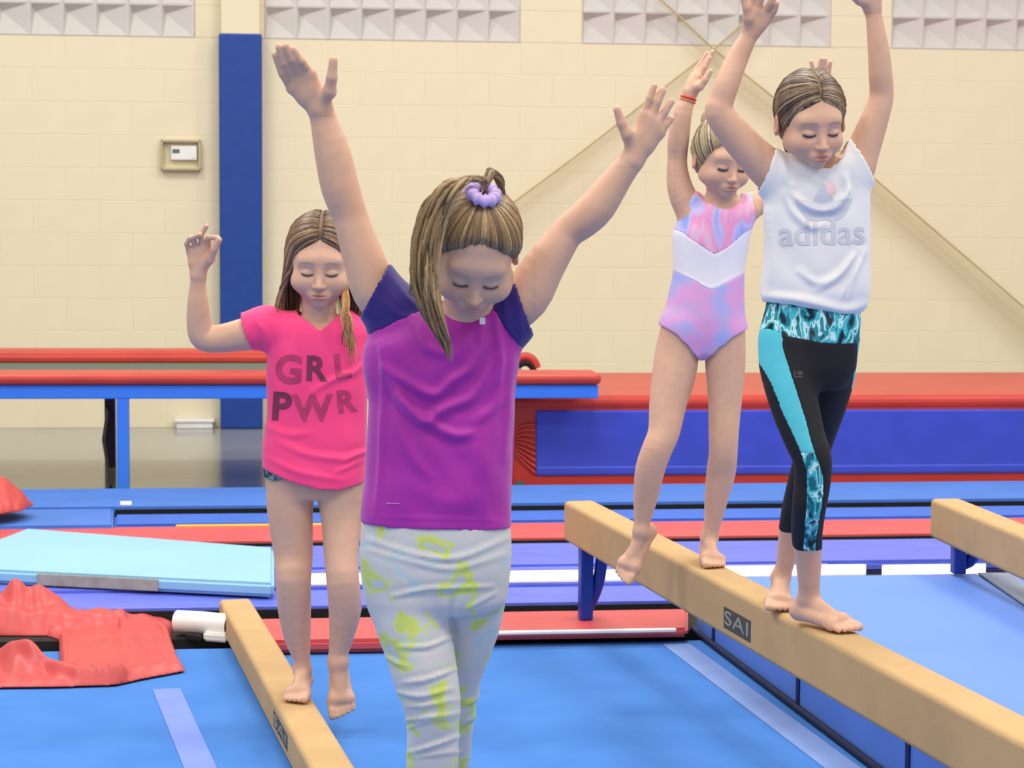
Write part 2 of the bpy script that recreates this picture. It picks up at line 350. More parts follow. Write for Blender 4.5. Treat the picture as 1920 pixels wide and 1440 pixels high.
b5 = strip('floor_mat', 909, 944, -700, 2300, .005, .060, M_blue, None, .014); tag(b5, 'long blue mat running in front of the trampoline and crash mat', 'mat')
b6 = strip('floor_mat', 946, 977, -700, 213, .005, .058, M_blue, None, .010); tag(b6, 'square blue mat behind the light blue mat', 'mat')
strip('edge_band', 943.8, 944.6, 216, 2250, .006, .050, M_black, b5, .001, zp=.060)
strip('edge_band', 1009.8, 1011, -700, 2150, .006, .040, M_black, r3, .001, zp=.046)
wt = strip('paper_scrap', 933, 939, 226, 247, .0605, .064, M_whitev, None, .001); tag(wt, 'small white scrap lying on the long blue mat', 'scrap')
# light blue mat with velcro edge
ZL = .100; lb = matthing('tumbling_mat', 'light sky blue mat lying loose with grey velcro on its edge')
q = [onz(-140, 1062, ZL), onz(514, 1094, ZL), onz(514, 1026, ZL), onz(50, 990, ZL)]
M_lb = mat('sky_blue_vinyl', (146, 196, 222), rough=.45, var=.03, vscale=3, bump=.15, bscale=6)
prism('pad', [tuple(p[:2]) for p in q], .0525, ZL, M_lb, lb, .012, 3)
a, b = q[0], q[1]; dn = (b-a)/np.linalg.norm(b-a); nn = np.array([dn[1], -dn[0], 0])
def alongx(px):
    d = ray(px, 1090)[:2]; n = np.array([-d[1], d[0]]); t = -np.dot(n, a[:2])/np.dot(n, dn[:2]); return a+dn*t
v0, v1 = alongx(70)+nn*.001, alongx(297)+nn*.001
prism('velcro_strip', [tuple((v0-nn*.006)[:2]), tuple((v0+nn*.005)[:2]), tuple((v1+nn*.005)[:2]), tuple((v1-nn*.006)[:2])], .055, ZL-.006, mat('grey_velcro', (166, 160, 146), rough=.95, var=.12, vscale=30), lb, .002)
# crash mat at the back right
CY = math.radians(6.0)
def cm_pt(px, py, z): return onz(px, py, z)
k0 = cm_pt(958, 906, 0.0); kdir = np.array([math.cos(CY), math.sin(CY), 0]); kn = np.array([-kdir[1], kdir[0], 0])
cr = empty('crash_mat', (k0[0], k0[1], ZF), CY); tag(cr, 'big thick crash mat with red top and blue front panel against the wall', 'crash mat')
CH = .43-ZF; CLn = 4.6
M_ct = M_cr = mat('crash_mat_red_vinyl', (192, 56, 46), rough=.36, var=.05, vscale=3, bump=.25, bscale=5)
M_cb = mat('royal_blue_vinyl', (58, 74, 196), rough=.5, var=.06, vscale=6)
boxo('core', (0, .004, 0), (CLn, 1.55, CH-.03), M_cr, cr, r=.03, seg=3)
boxo('top_cover', (-.005, -.004, CH-.075), (CLn+.005, 1.56, CH), M_ct, cr, r=.035, seg=4)
boxo('front_panel', (.12, -.006, .075), (CLn-.1, .03, CH-.073), M_cb, cr, r=.008)
boxo('lower_fold', (.12, -.010, .075), (CLn-.1, .03, .125), M_cb, cr, r=.012)
paths = []
for i in range(9):
    z = .09+i*.03; paths.append(spline([(-.003, -.004, .24+(z-.2)*.25), (.05, -.008, .23+(z-.2)*.7), (.118, -.004, z)], 8))
V, F, _ = tubemesh(paths, [np.linspace(.004, .009, 8)]*9, 6); mk('corner_pleats', V, F, M_cr, cr)
boxo('patch', (.02, -.008, .012), (.065, .0, .05), mat('grey_patch', (86, 92, 88), rough=.7), cr, r=.002)

# ---------------------------------------------------------------- trampoline
TZ = .50; tA = onz(0, 912, 0.03); TYa = math.radians(5.2); td = np.array([math.cos(TYa), math.sin(TYa), 0]); tn = np.array([-td[1], td[0], 0])
ptop = toplane(1122, 745, tA, tn); TLr = float(np.dot(ptop-tA, td)); ztop = float(toplane(300, 722, tA, tn)[2]); zbot = float(toplane(300, 748, tA, tn)[2])
tr = empty('trampoline', (tA[0], tA[1], ZF), TYa); tag(tr, 'long trampoline with blue steel frame and red edge pads', 'trampoline')
M_fr = mat('bright_blue_steel', (58, 128, 240), rough=.35, var=.02); M_tp = mat('red_edge_pad', (190, 60, 48), rough=.4, var=.08, vscale=4, bump=.4, bscale=6); M_dk = mat('navy_steel', (22, 20, 62), rough=.4)
zt, zo = ztop-ZF, zbot-ZF; X0 = -1.6; TW = 1.35
boxo('front_rail', (X0, 0, zo), (TLr, .06, zt), M_fr, tr, r=.006); boxo('rear_rail', (X0, TW, zo), (TLr-.38, TW+.06, zt+.02), M_dk, tr, r=.006)
boxo('end_rail', (X0, .06, zo), (X0+.06, TW, zt), M_fr, tr, r=.006)
boxo('front_pad', (X0-.03, -.03, zt+.002), (TLr+.012, .26, zt+.055), M_tp, tr, r=.024, seg=3)
boxo('rear_pad', (X0-.03, TW-.14, zt+.024), (TLr-.36, TW+.12, zt+.085), M_tp, tr, r=.028, seg=3)
boxo('rear_pad_skirt', (X0-.03, TW-.16, zt+.022), (TLr-.40, TW-.12, zt+.06), M_tp, tr, r=.01)
boxo('bed', (X0+.05, .2, zt+.012), (TLr-.30, TW-.1, zt+.022), mat('grey_green_bed', (96, 104, 92), rough=.9, vscale=120, var=.2), tr, r=.002)
lx = float(np.dot(toplane(230, 830, tA, tn)-tA, td)); lw = .028
boxo('leg', (lx-lw, .004, .0), (lx+lw, .055, zo), M_fr, tr, r=.004)
for lx2 in (X0+.1,): boxo('leg', (lx2-lw, .004, .0), (lx2+lw, .055, zo), M_fr, tr, r=.004)
pr = toplane(205, 700, tA+tn*TW, tn); lxr = float(np.dot(pr-tA, td))
boxo('rear_leg', (lxr-lw, TW+.004, 0), (lxr+lw, TW+.055, zo), M_dk, tr, r=.004)
V, F, _ = tubemesh([[(lxr-.01, TW+.0, .32), (lxr+.0, TW-.35, .18), (lxr+.10, TW-1.0, .02)]], [.008], 6); mk('brace', V, F, M_dk, tr)
# padded end roll of the rear rail (torus half)
e0 = toplane(984, 694, tA+tn*TW, tn); ex = float(np.dot(e0-tA, td)); ez = float(e0[2])-ZF
pts = [(ex+.062*math.cos(t), TW, ez+.0+.072*math.sin(t)) for t in np.linspace(0.15, math.pi-.15, 12)]
V, F, _ = tubemesh([pts], [.026], 10); mk('end_pad', V, F, M_tp, tr)
pts = [(ex+.048*math.cos(t), TW-.012, ez-.012+.052*math.sin(t)) for t in np.linspace(0.0, math.pi, 10)]
V, F, _ = tubemesh([pts], [.018], 8); mk('end_hook', V, F, M_black, tr)

# ---------------------------------------------------------------- balance beams
M_bt = mat('tan_suede', (190, 156, 110), rough=.95, var=.05, vscale=7, bump=.15, bscale=200)
M_bs = M_bt
M_leg = mat('blue_enamel_steel', (18, 52, 150), rough=.35, var=.04)
def beamaxis(pa, pb, z):
    a, b = onz(*pa, z), onz(*pb, z); d = b-a; return a, d/np.linalg.norm(d)
def suede_beam(parent, L, W, H, z0, M_t=None, rr=.014):
    """beam core along local +x from 0, centred on y"""
    bm = bmesh.new(); rbox(bm, (0, -W/2, z0), (L, W/2, z0+H), rr, 4); b = bmobj('beam_body', bm, M_bs, parent, False)
    for p in b.data.polygons: p.use_smooth = True
    b.data.materials.append(M_bt)
    for p in b.data.polygons:
        if p.normal.z > .6: p.material_index = 1
    m = b.modifiers.new('wn', 'WEIGHTED_NORMAL'); return b
# left floor beam: lies on the carpet
ZB1 = .092; a1, d1 = beamaxis((440, 1122), (625, 1438), ZB1)
B1 = empty('floor_beam', (a1[0], a1[1], 0), math.atan2(d1[1], d1[0])); tag(B1, 'low tan suede floor beam lying flat on the blue carpet', 'beam')
suede_beam(B1, 4.6, .100, ZB1-.002, .002)
# long raised beam
ZB2 = .40; a2, d2 = beamaxis((1085, 938), (1760, 1283), ZB2)
B2 = empty('balance_beam', (a2[0], a2[1], 0), math.atan2(d2[1], d2[0])); tag(B2, 'raised tan suede balance beam that two girls walk on', 'beam')
suede_beam(B2, 4.6, .100, .128, ZB2-.128)
def beamlegs(parent, x, zt, h):
    V, F, _ = tubemesh([[(x, -.045, zt), (x-.02, -.05, .0)], [(x+.05, .0, zt), (x+.03, .10, zt*.45), (x+.02, .16, .0)]], [[.018, .018], [.018]*3], 8)
    return V, F
def steel_leg(parent, x, top, foot=0.0, bar=False):
    l = boxo('leg', (x-.022, -.04, foot), (x+.022, .0, top+.004), M_leg, parent, r=.005)
    bm = bmesh.new(); P = [(x+.02, .03, top+.004), (x+.0, .02, (top+foot)*.5), (x-.02, -.01, foot+.022)]
    V, F, _ = tubemesh([spline(P, 8)], [.02], 8); mk('brace', V, F, M_leg, parent)
    if bar: boxo('foot_bar', (x-.03, -.28, .0), (x+.03, .10, .035), M_leg, parent, r=.006)
steel_leg(B2, .17, ZB2-.128, .048)
# badge on the long beam's side
bx = toplane(1393, 1180, a2, np.array([-d2[1], d2[0], 0])); t0 = float(np.dot(bx-a2, d2)); bx = toplane(1445, 1205, a2, np.array([-d2[1], d2[0], 0])); t1 = float(np.dot(bx-a2, d2))
sgn = 1 if np.dot(np.array([-d2[1], d2[0], 0]), np.array([-1, 0, 0])) > 0 else -1
# far right beam
a3, d3 = beamaxis((1772, 934), (2010, 1030), ZB2)
B3 = empty('balance_beam', (a3[0], a3[1], 0), math.atan2(d3[1], d3[0])); tag(B3, 'second raised tan suede beam with nobody on it, beyond the blue landing mat', 'beam')
suede_beam(B3, 4.6, .100, .128, ZB2-.128); steel_leg(B3, .20, ZB2-.128, .187)
yf = -(.0505)  # side that faces the camera-left is local -y for beams running towards the camera
def side_badge(parent, xa, xb, zlo, zhi, txt):
    side = -1 if math.cos(parent.rotation_euler.z+math.pi/2) > 0 else 1
    y = side*.0508
    pl = boxo('badge', (xa, min(y, y-side*.003), zlo), (xb, max(y, y-side*.003), zhi), mat('dark_grey_badge', (72, 70, 62), rough=.7, var=.15, vscale=40), parent, r=.0008)
    cu = bpy.data.curves.new('lettering', 'FONT'); cu.body = txt; cu.size = (zhi-zlo)*.92; cu.extrude = .0006; cu.align_x = 'CENTER'; cu.align_y = 'CENTER'; cu.space_character = 1.05
    t = bpy.data.objects.new('tmp', cu); COL.objects.link(t); dg = bpy.context.evaluated_depsgraph_get(); me = bpy.data.meshes.new_from_object(t.evaluated_get(dg)); bpy.data.objects.remove(t)
    w_ = max(v.co.x for v in me.vertices)-min(v.co.x for v in me.vertices); s = (xb-xa)*.86/w_
    for v in me.vertices: v.co.x *= s
    me.name = 'lettering'; ob = link('lettering', me, mat('pale_grey_print', (150, 146, 132), rough=.7), pl)
    ob.rotation_euler = (math.pi/2, 0, 0 if side < 0 else math.pi); ob.location = ((xa+xb)/2, y+side*.0008, (zlo+zhi)/2)
side_badge(B2, t0, t1, ZB2-.105, ZB2-.052, 'SAI')
b1x = toplane(556, 1425, a1, np.array([-d1[1], d1[0], 0])); t1a = float(np.dot(b1x-a1, d1)); side_badge(B1, t1a-.06, t1a+.22, .028, .068, 'SAI')

# ---------------------------------------------------------------- landing mats on the right
ZM = .18
e_a, e_b = onz(1303, 1186, 0), onz(1640, 1441, 0); ed = (e_b-e_a); ed /= np.linalg.norm(ed); 
M_lm = mat('landing_mat_blue', (98, 140, 226), rough=.5, var=.03, vscale=2, bump=.2, bscale=5); M_ls = M_lm
lmR = matthing('landing_mat', 'thick blue landing mat filling the space between the two raised beams')
far = onz(1300, 1072, ZM); cor = e_a+ed*0.02; rb = onz(1836, 1074, ZM); rn = onz(1990, 1178, ZM); rn2 = rb+(rn-rb)*6
nearL = e_a+ed*4.4; farR = rb
poly = [tuple(nearL[:2]), tuple(rn2[:2]), tuple(rb[:2]), tuple(cor[:2])]
prism('side_wall', [tuple(np.array(p)) for p in poly], .004, ZM-.02, M_ls, lmR, .006); prism('top_cover', poly, ZM-.0199, ZM, M_lm, lmR, .016, 3)
# dark welt along the bottom and straps down the side
nl = np.array([-ed[1], ed[0], 0]);  nl = nl if nl[0] < 0 else -nl
V, F, _ = tubemesh([[e_a+nl*.006+np.array([0, 0, .010]), e_a+ed*4.4+nl*.006+np.array([0, 0, .010])]], [.010], 8); mk('bottom_welt', V, F, mat('navy_welt', (10, 22, 66), rough=.6), lmR)
def sidepx(px): 
    d = ray(px, 1300)[:2]; n = np.array([-d[1], d[0]]); t = -np.dot(n, e_a[:2])/np.dot(n, ed[:2]); return e_a+ed*t
for px in (1337, 1497, 1706):
    s = sidepx(px); prism('strap', [tuple((s-ed*.013+nl*.004)[:2]), tuple((s+ed*.013+nl*.004)[:2]), tuple((s+ed*.013-nl*.003)[:2]), tuple((s-ed*.013-nl*.003)[:2])], .012, ZM-.012, mat('navy_strap', (14, 30, 84), rough=.7), lmR, .001)
lm2 = matthing('landing_mat', 'thick blue landing mat under and beyond the empty far beam')
g = (rn-rb)/np.linalg.norm(rn-rb); gn = np.array([-g[1], g[0], 0]); gn = gn if gn[0] > 0 else -gn
p0, p1 = rb+gn*.075, rb+g*4.0+gn*.075; poly2 = [tuple(p0[:2]), tuple(p1[:2]), tuple((p1+gn*1.6)[:2]), tuple((p0+gn*1.6)[:2])]
prism('side_wall', poly2, .004, ZM-.024, M_ls, lm2, .006); prism('top_cover', poly2, ZM-.0239, ZM-.004, M_lm, lm2, .014, 3)
gs = [tuple((rb+g*.03-gn*.012)[:2]), tuple((rb+g*3.9-gn*.012)[:2]), tuple((rb+g*3.9+gn*.088)[:2]), tuple((rb+g*.03+gn*.088)[:2])]
gst = prism('velcro_connector', gs, ZM+.0005, ZM+.006, mat('grey_connector', (138, 146, 166), rough=.9), None, .001); tag(gst, 'grey connector strip joining the two thick blue landing mats', 'strip')

# ---------------------------------------------------------------- red vinyl covers thrown on the left
def inpoly(x, y, P):
    c = np.zeros(x.shape, bool); n = len(P)
    for i in range(n):
        x1, y1 = P[i]; x2, y2 = P[(i+1) % n]
        k = ((y1 > y) != (y2 > y)) & (x < (x2-x1)*(y-y1)/(y2-y1+1e-9)+x1); c ^= k
    return c
def segdist(x, y, P, closed=False):
    d = np.full(x.shape, 1e9); n = len(P)
    for i in range(n if closed else n-1):
        a = np.array(P[i], float); b = np.array(P[(i+1) % n], float); ab = b-a
        t = np.clip(((x-a[0])*ab[0]+(y-a[1])*ab[1])/(ab@ab+1e-9), 0, 1); d = np.minimum(d, np.hypot(x-a[0]-t*ab[0], y-a[1]-t*ab[1]))
    return d
def cloth(name, outline, bumps, ridges, m, label, zbase=.004, step=4.0, edge=7.0, body=.012):
    """vinyl sheet: plan outline given at its foot on the ground, relief from humps and fold lines, real thickness"""
    P = np.array(outline, float); x0, y0 = P.min(0); x1, y1 = P.max(0)
    xs = np.arange(x0-step, x1+2*step, step); ys = np.arange(y0-step, y1+2*step, step*.6); X, Y = np.meshgrid(xs, ys)
    ins = inpoly(X, Y, P); D = segdist(X, Y, P, True)
    h = zbase+body*np.clip(D/edge, 0, 1)**.5
    for (bx, by, rx, ry, hh) in bumps: h = h+hh*np.exp(-(((X-bx)/rx)**2+((Y-by)/ry)**2)**.9)*(1+.10*np.sin(X*.07+.6)+.06*np.sin(X*.13-Y*.05))
    for (pts, wd, hh) in ridges: h = h+hh*np.exp(-(segdist(X, Y, pts)/wd)**2)*np.clip(D/edge, 0, 1)
    h = h+.004*np.sin(X*.11+Y*.07)*np.sin(X*.045-Y*.13)*np.clip(D/edge, 0, 1); h = np.maximum(h, zbase)
    near = ins.copy()
    for dx in (-1, 0, 1):
        for dy_ in (-1, 0, 1): near |= np.roll(np.roll(ins, dx, 0), dy_, 1)
    keep = near; out = np.where(near & ~ins)
    for i, j in zip(*out):                       # bring the outer ring onto the outline
        best = None
        for k in range(len(P)):
            a_, b_ = P[k], P[(k+1) % len(P)]; ab = b_-a_; t = np.clip(((X[i, j]-a_[0])*ab[0]+(Y[i, j]-a_[1])*ab[1])/(ab@ab), 0, 1); c_ = a_+t*ab; dd = np.hypot(X[i, j]-c_[0], Y[i, j]-c_[1])
            if best is None or dd < best[0]: best = (dd, c_)
        X[i, j], Y[i, j] = best[1]; h[i, j] = zbase
    idx = -np.ones(X.shape, int); idx[keep] = np.arange(keep.sum())
    V = np.array([onz(a, b, 0.0) for a, b in zip(X[keep], Y[keep])]); V[:, 2] = h[keep]
    f = keep[:-1, :-1] & keep[1:, :-1] & keep[1:, 1:] & keep[:-1, 1:]; i, j = np.where(f)
    F = np.stack([idx[i, j], idx[i+1, j], idx[i+1, j+1], idx[i, j+1]], -1)
    base = V.mean(0)*np.array([1, 1, 0]); o = mk(name, V-base, F, m, None); o.location = base
    s = o.modifiers.new('thick', 'SOLIDIFY'); s.thickness = .004; s.offset = 1; o.modifiers.new('sub', 'SUBSURF').levels = 1; o.modifiers['sub'].render_levels = 1
    tag(o, label, 'cover'); return o
M_rv = mat('red_vinyl_cover', (194, 70, 68), rough=.42, var=.05, vscale=4, bump=.25, bscale=14)
cloth('vinyl_cover', [(-70, 1196), (-60, 1165), (10, 1168), (55, 1160), (110, 1160), (200, 1158), (270, 1158), (300, 1163), (322, 1172), (318, 1200), (330, 1235), (345, 1262), (270, 1276), (215, 1288), (100, 1292), (-70, 1294), (-70, 1236), (30, 1248), (90, 1262), (115, 1256), (112, 1203), (90, 1196)],
      [(38, 1172, 50, 12, .110), (-30, 1180, 40, 14, .06), (95, 1172, 45, 12, .055), (45, 1262, 34, 12, .055), (200, 1172, 60, 10, .03), (225, 1222, 70, 26, .012)],
      [([(-60, 1187), (40, 1190), (140, 1186), (230, 1180)], 5, .03), ([(-60, 1256), (30, 1256), (90, 1270), (150, 1284), (230, 1282)], 5, .035), ([(120, 1262), (180, 1278)], 5, .02), ([(230, 1190), (290, 1182), (315, 1200)], 6, .018), ([(340, 1256), (270, 1268), (210, 1284)], 6, .014), ([(118, 1206), (122, 1250)], 4, .012)], M_rv, 'crumpled red vinyl cover thrown over the carpet at the mat edge')
cloth('vinyl_cover', [(-120, 1016), (-110, 985), (-20, 984), (30, 986), (62, 994), (40, 1006), (-10, 1014)], [(-35, 996, 55, 12, .13), (20, 997, 30, 9, .02)], [([(-60, 1003), (0, 1001), (45, 996)], 4, .02)], M_rv, 'small heap of red vinyl at the corner of the light blue mat', zbase=.102)
# white rolled flap poking out beside the floor beam
wf = matthing('rolled_flap', 'white vinyl flap rolled beside the end of the floor beam', 'flap')
fa, fb = onz(330, 1196, .0), onz(428, 1204, .0)
V, F, _ = tubemesh([[fa+np.array([0, .03, .045]), (fa+fb)/2+np.array([0, .03, .047]), fb+np.array([0, .03, .045])]], [.036], 14); mk('roll', V, F, M_whitev, wf)
nd = np.array([.0, -1, 0])
prism('tab', [tuple((fa+(fb-fa)*.55+nd*.03)[:2]), tuple((fb+nd*.03)[:2]), tuple((fb-nd*.05)[:2]), tuple((fa+(fb-fa)*.55-nd*.05)[:2])], .003, .03, M_whitev, wf, .006)
prism('velcro_tab', [tuple((fa+(fb-fa)*.22+nd*.035)[:2]), tuple((fa+(fb-fa)*.52+nd*.04)[:2]), tuple((fa+(fb-fa)*.52-nd*.03)[:2]), tuple((fa+(fb-fa)*.22-nd*.03)[:2])], .003, .02, M_black, wf, .003)
# ================================================================ PEOPLE: distance-field modelling
def smin(a, b, k):
    if k <= 0: return np.minimum(a, b)
    h = np.maximum(k-np.abs(a-b), 0)/k; return np.minimum(a, b)-h*h*k*.25
def smax(a, b, k): return -smin(-a, -b, k)
class Prim:
    def __init__(s, fn, lo, hi, k=.01, op='u'): s.fn = fn; s.lo = np.array(lo, float); s.hi = np.array(hi, float); s.k = k; s.op = op
def rcone(a, b, ra, rb, k=.012, op='u'):
    a = np.array(a, float); b = np.array(b, float); ba = b-a; l2 = ba@ba+1e-12
    def fn(X, Y, Z):
        x, y, z = X-a[0], Y-a[1], Z-a[2]; t = np.clip((x*ba[0]+y*ba[1]+z*ba[2])/l2, 0, 1)
        return np.sqrt((x-t*ba[0])**2+(y-t*ba[1])**2+(z-t*ba[2])**2)-(ra+(rb-ra)*t)
    m = max(ra, rb); return Prim(fn, np.minimum(a, b)-m, np.maximum(a, b)+m, k, op)
def limb(P, R, k=.012):
    seg = [rcone(P[i], P[i+1], R[i], R[i+1]) for i in range(len(P)-1)]
    def fn(X, Y, Z):
        d = None
        for p in seg: e = p.fn(X, Y, Z); d = e if d is None else np.minimum(d, e)
        return d
    return Prim(fn, np.min([p.lo for p in seg], 0), np.max([p.hi for p in seg], 0), k)
def ball(c, r, k=.01, op='u'): return rcone(c, np.array(c)+1e-5, r, r, k, op)
def ellip(c, r, Rm=None, k=.01, op='u'):
    c = np.array(c, float); r = np.array(r, float); Rm = np.eye(3) if Rm is None else np.array(Rm)
    def fn(X, Y, Z):
        x, y, z = X-c[0], Y-c[1], Z-c[2]
        q = [(Rm[0, i]*x+Rm[1, i]*y+Rm[2, i]*z)/r[i] for i in range(3)]
        k0 = np.sqrt(q[0]**2+q[1]**2+q[2]**2); k1 = np.sqrt((q[0]/r[0])**2+(q[1]/r[1])**2+(q[2]/r[2])**2)+1e-9
        return k0*(k0-1)/k1
    m = r.max(); return Prim(fn, c-m, c+m, k, op)
def loft(rows, k=.015, op='u', n=2.2, cap=.012):
    """stack of elliptical sections, rows = (z, cx, cy, hw, hd)"""
    rows = np.array(sorted(rows), float); z = rows[:, 0]; zz = np.linspace(z[0], z[-1], 80)
    def sm(c):
        v = np.interp(zz, z, rows[:, c])
        for _ in range(6): v[1:-1] = .25*v[:-2]+.5*v[1:-1]+.25*v[2:]
        return v
    cx, cy, hw, hd = [sm(i) for i in (1, 2, 3, 4)]
    def fn(X, Y, Z):
        i = [np.interp(Z, zz, c) for c in (cx, cy, hw, hd)]
        d = ((np.abs((X-i[0])/i[2])**n+np.abs((Y-i[1])/i[3])**n)**(1/n)-1)*np.minimum(i[2], i[3])
        return smax(d, np.maximum(Z-z[-1], z[0]-Z), cap)
    lo = [(rows[:, 1]-rows[:, 3]).min(), (rows[:, 2]-rows[:, 4]).min(), z[0]]; hi = [(rows[:, 1]+rows[:, 3]).max(), (rows[:, 2]+rows[:, 4]).max(), z[-1]]
    return Prim(fn, lo, hi, k, op)
def bounds(prims, m=.02):
    pr = [p for p in prims if p.op == 'u']
    return np.min([p.lo for p in pr], 0)-m, np.max([p.hi for p in pr], 0)+m
class Grid:
    def __init__(s, lo, hi, h):
        s.lo = np.floor(np.array(lo)/h)*h; s.h = h; s.n = np.ceil((np.array(hi)-s.lo)/h).astype(int)+1
        s.ax = [s.lo[i]+h*np.arange(s.n[i]) for i in range(3)]
        s.F = np.full(s.n, .15, np.float32)
    def xyz(s, sl=None):
        a = s.ax if sl is None else [s.ax[i][sl[i]] for i in range(3)]
        return a[0][:, None, None], a[1][None, :, None], a[2][None, None, :]
    def add(s, prims):
        for p in prims:
            m = p.k+.03; i0 = np.clip(np.floor((p.lo-m-s.lo)/s.h).astype(int), 0, s.n); i1 = np.clip(np.ceil((p.hi+m-s.lo)/s.h).astype(int)+1, 0, s.n)
            if np.any(i1-i0 < 1): continue
            sl = tuple(slice(a, b) for a, b in zip(i0, i1)); d = p.fn(*s.xyz(sl)).astype(np.float32)
            s.F[sl] = smin(s.F[sl], d, p.k) if p.op == 'u' else smax(s.F[sl], -d, p.k)
        return s
    def sample(s, V, F=None):
        F = s.F if F is None else F; q = (V-s.lo)/s.h; i = np.clip(np.floor(q).astype(int), 0, s.n-2); f = q-i; out = 0
        for a in (0, 1):
            for b in (0, 1):
                for c in (0, 1):
                    w_ = (f[:, 0] if a else 1-f[:, 0])*(f[:, 1] if b else 1-f[:, 1])*(f[:, 2] if c else 1-f[:, 2]); out = out+w_*F[i[:, 0]+a, i[:, 1]+b, i[:, 2]+c]
        return out
CORN = np.array([(a, b, c) for a in (0, 1) for b in (0, 1) for c in (0, 1)])
EDG = [(i, j) for i in range(8) for j in range(i+1, 8) if np.abs(CORN[i]-CORN[j]).sum() == 1]
def surfnet(F, lo, h):
    S = F < 0; c = np.zeros(np.array(F.shape)-1, np.int8)
    for a, b, d in CORN: c += S[a:a+c.shape[0], b:b+c.shape[1], d:d+c.shape[2]]
    I = np.argwhere((c > 0) & (c < 8))
    vals = np.stack([F[I[:, 0]+a, I[:, 1]+b, I[:, 2]+d] for a, b, d in CORN], 1).astype(float)
    acc = np.zeros((len(I), 3)); cnt = np.zeros(len(I))
    for i, j in EDG:
        m = (vals[:, i] < 0) != (vals[:, j] < 0); t = np.where(m, vals[:, i]/(vals[:, i]-vals[:, j]+1e-12), 0)
        acc += np.where(m[:, None], CORN[i]+t[:, None]*(CORN[j]-CORN[i]), 0); cnt += m
    V = lo+h*(I+acc/cnt[:, None])
    idx = np.full(c.shape, -1, np.int32); idx[I[:, 0], I[:, 1], I[:, 2]] = np.arange(len(I)); Q = []
    for ax in range(3):
        o = [k for k in range(3) if k != ax]; sl0 = [slice(None)]*3; sl1 = [slice(None)]*3; sl0[ax] = slice(0, -1); sl1[ax] = slice(1, None)
        d = S[tuple(sl0)] != S[tuple(sl1)]; E = np.argwhere(d)
        E = E[(E[:, o[0]] > 0) & (E[:, o[1]] > 0) & (E[:, o[0]] < c.shape[o[0]]) & (E[:, o[1]] < c.shape[o[1]])]
        u = np.zeros(3, int); u[o[0]] = 1; v = np.zeros(3, int); v[o[1]] = 1
        q = np.stack([idx[tuple((E-u-v).T)], idx[tuple((E-v).T)], idx[tuple(E.T)], idx[tuple((E-u).T)]], 1)
        neg = S[tuple(E.T)]; flip = neg if ax != 1 else ~neg; q[~flip] = q[~flip][:, ::-1]; Q.append(q)
    return V, np.concatenate(Q)
def compact(V, Q):
    used = np.zeros(len(V), bool); used[Q.ravel()] = True; m = np.cumsum(used)-1; return V[used], m[Q], used
def dropsmall(V, Q, n=260):
    """remove stray closed bubbles left inside"""
    E = np.concatenate([Q[:, [0, 1]], Q[:, [1, 2]], Q[:, [2, 3]]]); lab = np.arange(len(V))
    for _ in range(500):
        m = np.minimum(lab[E[:, 0]], lab[E[:, 1]]); l2 = lab.copy(); np.minimum.at(l2, E[:, 0], m); np.minimum.at(l2, E[:, 1], m); l2 = l2[l2]
        if (l2 == lab).all(): break
        lab = l2
    c = np.bincount(lab, minlength=len(V)); Q = Q[c[lab[Q[:, 0]]] >= n]; V, Q, _ = compact(V, Q); return V, Q
def relax(V, Q, it=1, lam=.5):
    E = np.concatenate([Q[:, [0, 1]], Q[:, [1, 2]], Q[:, [2, 3]], Q[:, [3, 0]]]); E = np.concatenate([E, E[:, ::-1]])
    cnt = np.bincount(E[:, 0], minlength=len(V))[:, None]+1e-9
    for _ in range(it):
        s = np.stack([np.bincount(E[:, 0], V[E[:, 1], k], len(V)) for k in range(3)], 1); V = V+lam*(s/cnt-V)
    return V
def normals(V, Q):
    n = np.cross(V[Q[:, 2]]-V[Q[:, 0]], V[Q[:, 3]]-V[Q[:, 1]]); out = np.zeros_like(V)
    for i in range(4): 
        for k in range(3): out[:, k] += np.bincount(Q[:, i], n[:, k], len(V))
    return out/(np.linalg.norm(out, axis=1)[:, None]+1e-12)
def piece(G, cuts=(), it=1):
    """open surface of field G kept where every cut is negative"""
    F = G.F
    if cuts:
        F = F.copy(); X, Y, Z = G.xyz()
        for c in cuts: F = np.maximum(F, np.broadcast_to(c(X, Y, Z), F.shape).astype(np.float32))
    V, Q = surfnet(F, G.lo, G.h)
    if cuts:
        fv = G.sample(V); Q = Q[fv[Q].mean(1) > -.42*G.h]; V, Q, _ = compact(V, Q)
    return relax(V, Q, it), Q
